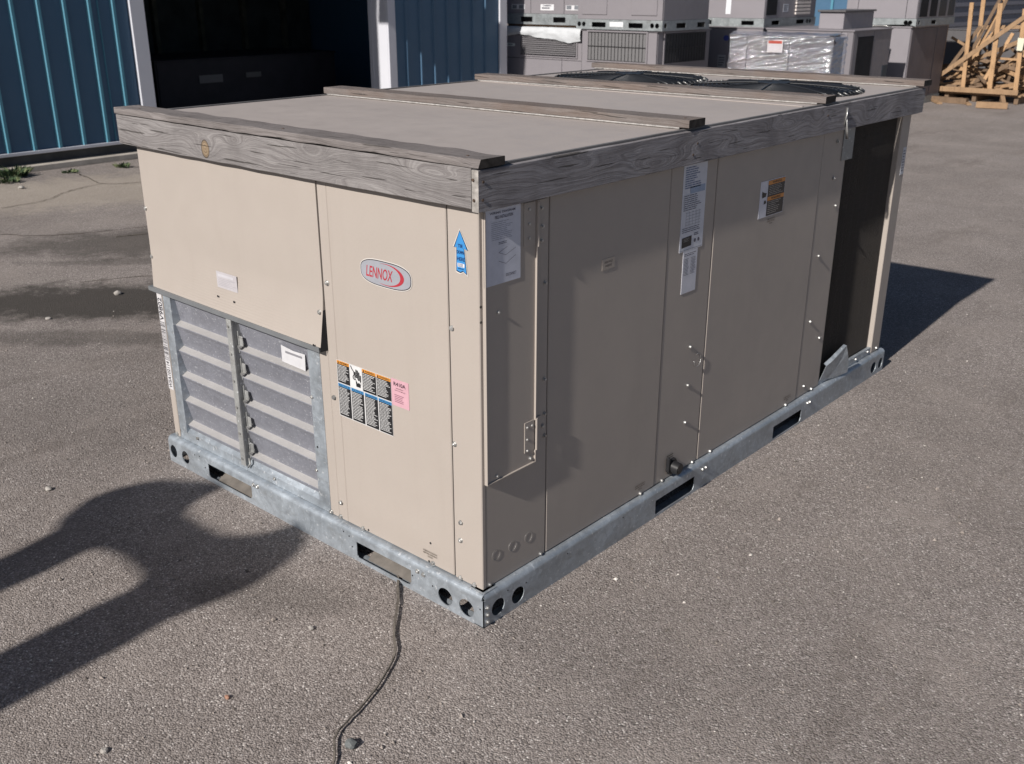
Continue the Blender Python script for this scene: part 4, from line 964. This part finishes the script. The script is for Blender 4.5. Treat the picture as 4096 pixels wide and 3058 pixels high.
for i in range(9):
    m = MB(); m.bbox(-5.283, -5.262, 11.9, 12.32, 1.232 + i * .045, 1.262 + i * .045, .002); m.build('vent_louver', plain('cream_louver', (.66, .60, .56), .5), u3)

# film wrapped unit
pz = 1.045
pw = unit('hvac_unit', -5.075, -3.76, 9.9, 10.19, 0, pz - .012, 'grey coil cabinet wrapped in shiny clear film with a red and white tag', GU[1], .1, seams=(-4.86, -4.3), group='grey rooftop units stacked behind the cream one')
def film():
    t = NT('stretch_film', .12, 0, .6); p = t.pos(); nt = t.t
    st = t.noise(t.mapv(p, (1.6, 1.6, 22), rot=(0, math.radians(-9), 0)), 2.6, 6, .7, .3)
    st2 = t.noise(t.mapv(p, (7, 7, 90), rot=(0, math.radians(-7), 0)), 3, 3, .6)
    bp = t.n('Bump'); t.put(bp.inputs['Height'], t.math('ADD', st, t.math('MULTIPLY', st2, .35))); bp.inputs['Distance'].default_value = .012; bp.inputs['Strength'].default_value = 1.0
    gl = t.n('BsdfGlossy'); gl.inputs['Roughness'].default_value = .09; gl.inputs['Color'].default_value = (.95, .96, 1, 1); nt.links.new(bp.outputs[0], gl.inputs['Normal'])
    tr = t.n('BsdfTransparent'); tr.inputs['Color'].default_value = (.93, .94, .96, 1)
    df = t.n('BsdfDiffuse'); df.inputs['Color'].default_value = (.34, .35, .40, 1); nt.links.new(bp.outputs[0], df.inputs['Normal'])
    m1 = t.n('MixShader'); t.put(m1.inputs[0], t.ramp(st, [(0.42, .10), (0.75, .45)])); nt.links.new(tr.outputs[0], m1.inputs[1]); nt.links.new(df.outputs[0], m1.inputs[2])
    m2 = t.n('MixShader'); m2.inputs[0].default_value = .5; nt.links.new(m1.outputs[0], m2.inputs[1]); nt.links.new(gl.outputs[0], m2.inputs[2])
    nt.links.new(m2.outputs[0], nt.nodes['Material Output'].inputs[0]); return t.m
m = MB(); N1, N2 = 150, 100
def wr(x, z, s): return 2.3 * (.012 * noise.noise(Vector((x * 1.3 + z * .6, z * 17 - x * 3.2, s))) + .0085 * noise.noise(Vector((x * 2.6 + 1 * z, z * 42 - x * 7.5, s + 3))) + .004 * noise.noise(Vector((x * 13, z * 62 - x * 9, s + 6))))
vs = [(-5.09 + 1.345 * i / N1, 9.875 + wr(i / N1 * 1.3, j / N2, 1), .02 + (pz + .004 - .02) * j / N2) for j in range(N2 + 1) for i in range(N1 + 1)]
m.add(vs, [(j * (N1 + 1) + i, j * (N1 + 1) + i + 1, (j + 1) * (N1 + 1) + i + 1, (j + 1) * (N1 + 1) + i) for j in range(N2) for i in range(N1)], 0, True)
vs = [(-3.735 + wr(i / 12, j / N2, 5), 9.88 + .335 * i / 12, .02 + (pz + .004 - .02) * j / N2) for j in range(N2 + 1) for i in range(13)]
m.add(vs, [(j * 13 + i, j * 13 + i + 1, (j + 1) * 13 + i + 1, (j + 1) * 13 + i) for j in range(N2) for i in range(12)], 0, True)
vs = [(-5.09 + 1.355 * i / N1, 9.875 + .34 * j / 8, pz + .004 + .5 * wr(i / N1, j / 8, 9) + .03 * math.sin(math.pi * j / 8)) for j in range(9) for i in range(N1 + 1)]
m.add(vs, [(j * (N1 + 1) + i, j * (N1 + 1) + i + 1, (j + 1) * (N1 + 1) + i + 1, (j + 1) * (N1 + 1) + i) for j in range(8) for i in range(N1)], 0, True)
m.build('stretch_film', film(), pw, recalc=False)
l = Label((-4.565, 9.858, .855), **FRONT); l.sheet(.20, .145, (.46, .44, .46)); l.rect(.012, .10, .186, .132, (.36, .07, .05), 2); l.lines(.02, .02, .17, .07, 3, (.58, .56, .6), 2, .3); l.build('red_white_tag', pw)

# R: unit with open dark side
r_ = unit('hvac_unit', -5.2, -4.01, 11.0, 12.18, 0, 1.083, 'grey unit with a big black opening in its side, behind the wrapped pallet', GU[1], .1, seams=(-4.17,), sseams=(11.12, 11.62))
m = MB(); m.box(-4.011, -4.006, 11.14, 11.61, .12, 1.0); m.build('side_opening', DARK, r_)
m = MB(); m.box(-4.32, -4.18, 10.9935, 10.9985, .12, 1.02); m.build('front_opening', DARK, r_)
m = MB(); m.bbox(-4.165, -4.085, 10.985, 10.999, .12, 1.05, .003); m.build('pale_strip', GU[2], r_)
m = MB(); m.box(-4.0085, -4.006, 12.0, 12.17, .3, .62); m.build('dark_patch', plain('blue_black', (.02, .04, .06), .5), r_)
v_ = empty('vent_box', (-4.41, 11.65, 1.0835), 'small grey vent box with flat lid standing on a unit', 'vent')
m = MB(); m.bbox(-4.58, -4.25, 11.2, 12.1, 1.0835, 1.285, .004); m.build('box_body', GU[2], v_)
m = MB(); m.bbox(-4.60, -4.225, 11.17, 12.12, 1.286, 1.310, .004); m.build('lid', GU[3], v_)
q_ = unit('hvac_unit', -5.25, -4.035, 12.9, 14.3, 0, 1.078, 'lower grey unit with a dull bronze side, next to the pallet of timber', GU[2], .1, sseams=(13.85,))
m = MB(); m.bbox(-4.036, -4.026, 12.93, 13.84, .12, 1.05, .003); m.bbox(-4.036, -4.029, 13.87, 14.28, .12, 1.05, .003); m.build('bronze_cover', plain('bronze_panel', (.135, .12, .13), .6, .1, .4, .06, 4), q_)
uq = unit('hvac_unit', -5.0, -3.99, 12.9, 14.35, 1.0785, 2.0, 'upper pale grey unit with tall open side bays, next to the timber crate', GU[2], .10, (), ((13.45, 13.62),), (-4.12, -4.06), (13.0,), seams=(-4.83, -4.14))
for (a, b) in ((13.0, 13.28), (13.36, 13.62), (13.70, 13.98), (14.05, 14.3)):
    m = MB(); m.box(-3.991, -3.986, a, b, 1.20, 1.95); m.build('side_bay', DARK if a in (13.0, 13.36) else FINDK, uq)
m = MB(); m.tube([(-4.75, 12.87, 1.085), (-4.6, 12.86, 1.078), (-4.4, 12.86, 1.083), (-4.3, 12.86, 1.07)], .008, 6); m.build('bent_strip', SCR, uq)
unit('hvac_unit', -4.75, -3.55, 16.2, 17.4, 0, .95, 'small dark unit far behind the timber crate', GU[3], .1, group=None)

# ---- far buildings
fb = empty('far_blue_building', (-10, 20, 0), 'blue ribbed wall seen in the gap above the small vent box', 'building')
m = MB(); m.box(-14, -6.6, 19.5, 20.5, 0, 4.5); m.build('wall', BLUE, fb)
for i in range(16):
    x = -13.7 + i * .45; m = MB(); m.box(x, x + .05, 19.46, 19.499, 0, 4.5); m.build('rib', BLUE_LIT, fb)
gb = empty('far_grey_building', (-9, 30, 0), 'shaded grey clapboard wall at the far right behind the timber', 'building')
GS = paint_metal('grey_clapboard', (.16, .155, .18), .3, .6)
for i in range(22):
    z = i * .2; m = MB(); m.add([(-6.5, 20.55, z), (-6.5, 48, z), (-6.53, 48, z + .205), (-6.53, 20.55, z + .205), (-6.62, 20.55, z), (-6.62, 48, z), (-6.62, 48, z + .205), (-6.62, 20.55, z + .205)], [(0, 1, 2, 3), (0, 1, 5, 4), (3, 2, 6, 7), (0, 3, 7, 4), (1, 2, 6, 5)]); m.build('clapboard', GS, gb)
m = MB(); m.box(-12, -6.63, 20.55, 48, 0, 4.4); m.build('wall_core', GS, gb)

# ============================================================ TIMBER CRATE
NEW = [wood('new_wood_%d' % i, c, d_, 2, 0, .03, coord='obj', con=.15) for i, (c, d_) in enumerate((((.48, .31, .175), (.36, .22, .12)), ((.36, .24, .145), (.25, .16, .095)), ((.22, .15, .10), (.13, .09, .06))))]
PX, PY = -3.62, 14.95
C_ = empty('timber_crate', (PX, PY, 0), 'open crate of upright new boards nailed on a pallet, far right', 'crate')
def stick(name, a, b, wd, th, mat, parent, up=(0, 1, 0)): m = MB(); m.bar(a, b, wd, th, up); return m.build(name, mat, parent)
for x in (-4.32, -3.95, -3.55, -2.96): m = MB(); m.bbox(x - .03, x + .03, 14.42, 15.5, .0, .10, .004); m.build('stringer', NEW[2], C_)
for i in range(7): y = 14.40 + i * .165; m = MB(); m.bbox(-4.40, -2.90, y, y + .12, .101, .124, .003); m.build('deck_board', NEW[1], C_)
for i in range(3): y = 14.43 + i * .5; m = MB(); m.bbox(-4.40, -2.93, y, y + .1, -.001 + .001, .0195, .002); 
for (xb, xt, zt, y, wd) in ((-4.10, -4.085, 1.375, 14.38, .06), (-3.712, -3.777, 1.375, 14.38, .055), (-3.335, -3.38, 1.368, 14.38, .066), (-2.975, -3.04, 1.30, 14.38, .06), (-4.20, -4.24, 1.48, 14.62, .03), (-2.72, -2.80, 1.5, 14.9, .05), (-3.90, -3.95, 1.42, 15.4, .06), (-3.2, -3.24, 1.45, 15.4, .06)):
    m = MB(); m.bar((xb, y, .125), (xt, y, zt), wd, .022, (0, 1, 0)); m.build('post', NEW[0], C_)
stick('cross_brace', (-4.17, 14.345, .27), (-2.85, 14.345, 1.33), .06, .02, NEW[1], C_)
stick('lower_rail', (-4.36, 14.345, .165), (-2.93, 14.345, .17), .07, .02, NEW[1], C_)
l = Label((-3.045, 14.325, .745), **FRONT); l.poly([(0, 0), (.075, -.004), (.085, .165), (-.008, .17)], (.66, .64, .50), 0); l.build('paper_tag', C_)
rnd = random.Random(5)
desc = ['leaning steeply', 'lying nearly flat', 'slanting up to the right', 'slanting up to the left', 'half buried', 'sticking up']
spec = [((-4.02, 14.5, .42), (-3.66, 14.55, 1.05)), ((-4.10, 14.7, .88), (-3.70, 14.7, .68)), ((-3.95, 14.6, .3), (-3.48, 14.7, 1.0)), ((-3.74, 14.6, .72), (-3.47, 14.65, 1.45)), ((-3.68, 14.7, .75), (-3.42, 14.75, 1.47)), ((-3.80, 15.0, 1.02), (-3.1, 15.0, 1.04)),
        ((-3.80, 14.8, .55), (-2.95, 14.85, .95)), ((-3.95, 14.9, .62), (-3.05, 14.7, .45)), ((-3.5, 14.6, .30), (-3.3, 14.9, .95)), ((-3.6, 14.8, .25), (-2.98, 14.8, .62)), ((-3.1, 14.55, .98), (-2.98, 14.6, 1.42)), ((-3.5, 14.55, .98), (-3.36, 14.6, 1.46)),
        ((-4.1, 14.6, .2), (-3.3, 14.8, .32)), ((-3.9, 15.1, .17), (-3.0, 14.9, .24)), ((-3.75, 14.95, .8), (-3.3, 14.9, .35)), ((-3.62, 15.0, .30), (-3.02, 14.9, .80)), ((-4.0, 14.85, .30), (-3.75, 14.9, .72)), ((-3.45, 14.7, .5), (-2.95, 14.75, .33)), ((-3.25, 14.8, .16), (-3.12, 14.7, .7)), ((-3.88, 14.75, .14), (-3.2, 14.6, .52))]
extra = ['behind the first upright from the left', 'tilting down to the right near the left upright', 'crossing under the long brace', 'thin and pointing up between the middle uprights', 'beside the thin pointed one between the middle uprights', 'set level high across the back', 'rising behind the right half of the brace', 'dropping towards the right post', 'short, in front of the third upright', 'low and rising to the right post',
         'pale, by the top of the right post', 'just left of the top of the third upright', 'lying low along the left of the deck', 'lying low at the back of the deck', 'dropping steeply behind the middle', 'at the back rising to the right', 'short, low behind the second upright', 'short, low beside the right post', 'standing short near the right post', 'low in front rising from the left']
for k, (a, b) in enumerate(spec):
    m = MB(); a = Vector(a); b = Vector(b); mid = (a + b) / 2; m.bar(a - mid, b - mid, rnd.uniform(.035, .06), .02, (0, 1, rnd.uniform(-.4, .4)))
    o = m.build('scrap_board', NEW[rnd.choice((0, 1, 1, 2, 2))]); o.location = mid; tag(o, 'offcut board in the timber crate, ' + extra[k], 'board', 'offcut boards piled in the crate')
m = MB()
for k in range(70):
    cx_, cy_, cz_ = rnd.uniform(-4.1, -3.0), rnd.uniform(14.55, 15.35), .14 + abs(rnd.gauss(0, .22)); cz_ = min(cz_, .85)
    an = rnd.uniform(-.9, .9); ln = rnd.uniform(.12, .42); yy = rnd.uniform(-.2, .2)
    m.bar((cx_ - ln * math.cos(an), cy_ - yy, max(.13, cz_ - ln * math.sin(an) * .6)), (cx_ + ln * math.cos(an), cy_ + yy, max(.13, cz_ + ln * math.sin(an) * .6)), rnd.uniform(.02, .05), rnd.uniform(.01, .025), (0, 1, rnd.uniform(-.5, .5)), rnd.choice((0, 1, 2, 2)))
tag(m.build('wood_scraps', NEW), 'tangled heap of small wood offcuts filling the bottom of the crate', 'wood scraps', kind='stuff')
for (a, b, wd, lab) in (((-4.22, 14.35, .035), (-3.80, 13.75, .013), .07, 'offcut plank lying askew on the ground at the left front of the pallet'), ((-3.72, 14.36, .04), (-3.42, 13.86, .013), .06, 'short plank resting against the middle of the pallet front'), ((-3.25, 13.62, .045), (-2.86, 13.72, .045), .09, 'block of timber on the ground in front of the pallet, nearest the camera'), ((-3.12, 14.3, .09), (-2.98, 13.95, .015), .055, 'short stick leaning on the pallet beside the timber block'), ((-4.5, 14.1, .04), (-3.5, 14.0, .04), .08, 'long low timber lying along the front of the pallet')):
    m = MB(); a = Vector(a); b = Vector(b); mid = (a + b) / 2; m.bar(a - mid, b - mid, wd, .025 if 'block' not in lab and 'low timber' not in lab else .08, (0, 0, 1))
    o = m.build('plank', NEW[2 if 'long' in lab else 1]); o.location = mid; tag(o, lab, 'board', 'planks on the ground by the pallet')

# ============================================================ WEEDS AND CRACKS
LEAF = [plain('weed_green', (.05, .085, .04), .6, 0, .3, .25, 40), plain('weed_dull', (.12, .14, .07), .7, 0, .2, .25, 40)]
def weed(x, y, r, h, n, label, seed):
    rn = random.Random(seed); e = empty('weed', (x, y, 0), label, 'weed', 'weeds in the cracked edge of the yard'); m = MB(); st = MB()
    for k in range(n):
        a = rn.uniform(0, 6.28); q = r * rn.random() ** .6; ln = h * rn.uniform(.4, 1.1); bx, by = x + q * math.cos(a) * 1.2, y + q * math.sin(a)
        dx, dy = math.cos(a) * ln * rn.uniform(.2, .9), math.sin(a) * ln * rn.uniform(.2, .9); wd = rn.uniform(.006, .014); px, py = -math.sin(a + 1) * wd, math.cos(a + 1) * wd
        z1, z2 = ln * .6, ln * rn.uniform(.7, 1)
        m.add([(bx, by, 0), (bx + dx * .5 + px, by + dy * .5 + py, z1), (bx + dx, by + dy, z2), (bx + dx * .5 - px, by + dy * .5 - py, z1 * .92)], [(0, 1, 2), (0, 2, 3)], rn.choice((0, 0, 1)))
        if k % 6 == 0: st.cyl((bx, by, 0), (bx + dx * .4, by + dy * .4, ln * .7), .0022, 4)
    m.build('leaves', LEAF, e, recalc=False)['kind'] = 'stuff'; st.build('stem', LEAF[1], e)
weed(-7.80, 2.18, .12, .09, 300, 'largest leafy green weed against the concrete edge at the left border', 1)
weed(-7.55, 2.02, .10, .05, 120, 'low green weed in front of the largest one, at the left border', 2)
weed(-7.52, 3.08, .06, .045, 80, 'small green weed by the concrete edge just left of the cream unit', 3)
weed(-7.62, 2.62, .07, .03, 60, 'tiny dry weed where the crack meets the concrete edge', 4)
CK = plain('crack_dirt', (.10, .086, .072), .95, 0, .1, .2, 30)
def crack(P, w0, name='crack'):
    m = MB(); P = spline([(a, b, .0045) for a, b in P], 6); vs = []
    for k, p in enumerate(P):
        d = (P[min(k + 1, len(P) - 1)] - P[max(k - 1, 0)]).normalized(); q = Vector((-d.y, d.x, 0)); j = .02 * noise.noise(Vector((k * .8, P[0].x, 2)))
        ww_ = w0 * (.35 + abs(noise.noise(Vector((k * .7, 5, P[0].y)))) * 1.6); vs += [p + q * (j + ww_), p + q * (j - ww_)]
    m.add(vs, [(2 * k, 2 * k + 1, 2 * k + 3, 2 * k + 2) for k in range(len(P) - 1)]); struct(m.build(name, CK, recalc=False))
crack([(-7.742, 2.656), (-7.45, 2.62), (-7.2, 2.58), (-6.864, 2.528), (-6.7, 2.75), (-6.65, 3.05), (-6.6, 3.5)], .006)
crack([(-6.864, 2.528), (-6.8, 2.3), (-6.688, 2.101), (-6.5, 1.85), (-6.45, 1.5)], .005)
crack([(-7.893, -2), (-7.893, 1.0), (-7.892, 2.117), (-7.885, 3.4), (-7.88, 3.75)], .007)
crack([(-7.50, 3.05), (-7.38, 3.25), (-7.3, 3.45), (-7.2, 3.7)], .02)
crack([(-4.9, 1.6), (-4.75, 1.95), (-4.55, 2.15), (-4.45, 2.5)], .010)
crack([(-5.6, 1.1), (-5.3, 1.3), (-5.1, 1.7), (-4.95, 2.2)], .007)
crack([(-4.0, .9), (-3.85, 1.2), (-3.6, 1.5), (-3.5, 1.8)], .006)

# ============================================================ MADE-UP CASTER behind the camera, its outline traced from the shadow at lower left
YM = -2.75
def sh(x, y):
    h = (y - YM) / 1.4817; return (x + .0975 * h, h)
ST = empty('shadow_caster', (-.9, -3.1, 0), 'made-up stacker shape out of frame, its plate cut to cast the shadow at lower left', 'shadow caster')
MT = plain('caster_yellow', (.5, .33, .05), .5, 0, .4); MK = plain('caster_black', (.03, .03, .03), .5, .2, .4)
outl = [(-.645, -.66), (-0.659, -0.545), (-0.644, -0.432), (-0.628, -0.312), (-0.647, -0.202), (-0.671, -0.119), (-0.717, -0.051), (-0.77, -0.012), (-0.819, -0.001), (-0.832, -0.037), (-0.843, -0.105), (-0.884, -0.166), (-0.935, -0.204), (-1.027, -0.21), (-1.133, -0.209), (-1.177, -0.167), (-1.199, -0.094), (-1.206, -0.004), (-1.295, -0.033), (-1.358, -0.088), (-1.416, -0.13), (-1.434, -0.165), (-1.458, -0.226), (-1.471, -0.277), (-1.469, -0.342), (-1.427, -0.425), (-1.4, -0.471), (-1.347, -0.51), (-1.312, -0.66), (-1.138, -.66), (-1.148, -0.586), (-1.164, -0.517), (-1.144, -0.476), (-1.065, -0.453), (-0.981, -0.454), (-0.923, -0.461), (-0.889, -0.48), (-0.868, -0.523), (-0.868, -0.66)]
m = MB(); m.plate([sh(*p) for p in outl], [], .03, lambda u, v, w_: (u, YM + w_, v)); m.build('shadow_plate', MK, ST)
for (xa, xb) in ((-1.312, -1.136), (-.864, -.642)):
    h = (-.655 - YM) / 1.4817; m = MB()
    m.box(xa + .0975 * h, xb + .0975 * h, YM, YM + .03, 0.06, h); m.build('shadow_upright', MT, ST)
m = MB(); m.bbox(-1.25, -.55, -3.6, -2.95, .08, .75, .03); m.build('body', MT, ST)
for x in (-1.2, -.62): m = MB(); m.bbox(x, x + .12, -2.72, -1.9, .0, .07, .01); m.build('outrigger', MK, ST)
for x in (-1.2, -.7): m = MB(); m.cyl((x, -3.4, .08), (x + .08, -3.4, .08), .08, 20); m.build('wheel', MK, ST)
m = MB(); m.tube([(-.9, -3.55, .7), (-.9, -3.75, .95), (-.9, -3.85, 1.1)], .025, 8); m.bbox(-1.05, -.75, -3.88, -3.82, 1.08, 1.14, .01); m.build('tiller', MK, ST)

# ============================================================ sub-parts go under their parts (all share the unit's origin, so nothing moves)
def kids(p, n): return [o for o in p.children if o.name.split('.')[0] == n]
def find(p, n, key=''): return next(o for o in kids(p, n) if key in o.get('label', ''))
def nest(part, names, test=None):
    for n in names:
        for o in kids(U, n):
            if o is not part and (test is None or test(o)): o.parent = part
ctr = lambda o: (Vector(ORG[U.name]) + o.location + (sum((Vector(c) for c in o.bound_box), Vector()) / 8))
nest(find(U, 'louver_frame'), ['louver_blade', 'torn_label'])
nest(find(U, 'linkage_bar'), ['blade_clip', 'pivot_pin', 'rivet', 'linkage_hook'])
nest(find(U, 'hood_panel'), ['drip_flange', 'hood_gap_shade']); nest(find(U, 'hood_panel'), ['small_label'], lambda o: ctr(o).x < -.5)
nest(find(U, 'left_post'), ['barcode_strip'])
nest(find(U, 'access_cover'), ['hinge', 'wiring_sheet'])
nest(find(U, 'door_panel', 'wide front'), ['maker_badge', 'warning_placard', 'refrigerant_sticker']); nest(find(U, 'door_panel', 'wide front'), ['screw_note'], lambda o: ctr(o).x < -.1)
nest(find(U, 'door_panel', 'first tall'), ['small_label'], lambda o: ctr(o).x > -.5); nest(find(U, 'door_panel', 'first tall'), ['screw_note'], lambda o: ctr(o).y < .9 and ctr(o).x > -.1)
nest(find(U, 'door_panel', 'second tall'), ['orange_warning_sticker']); nest(find(U, 'door_panel', 'second tall'), ['screw_note'], lambda o: ctr(o).y > .9)
nest(find(U, 'centre_panel'), ['rating_plate', 'wiring_sticker', 'drain_cap', 'drain_note', 'wire_ring'])
nest(find(U, 'corner_post'), ['arrow_sticker', 'knockout']); nest(find(U, 'far_post'), ['serial_sticker']); nest(find(U, 'condenser_coil'), ['coil_fins', 'coil_end_plate'])
for g_ in kids(U, 'fan_guard'): nest(g_, ['guard_hub'], lambda o, g_=g_: abs(ctr(o).x - ctr(g_).x) < .2)
for g_ in kids(U, 'fan_ring'): nest(g_, ['fan', 'fan_opening'], lambda o, g_=g_: abs(ctr(o).x - ctr(g_).x) < .2)
for q_2 in [o for o in COL.objects if o.name.startswith('hvac_unit')]:
    for gf in [c for c in q_2.children if c.name.startswith('grille_frame')]:
        oc = gf.bound_box; x0_, x1_, y0_, y1_ = min(c[0] for c in oc) - .05, max(c[0] for c in oc) + .05, min(c[1] for c in oc) - .05, max(c[1] for c in oc) + .05
        for c in list(q_2.children):
            if c.name.split('.')[0] in ('grille_wire', 'coil'):
                b = sum((Vector(v) for v in c.bound_box), Vector()) / 8
                if x0_ < b.x < x1_ and y0_ < b.y < y1_: c.parent = gf
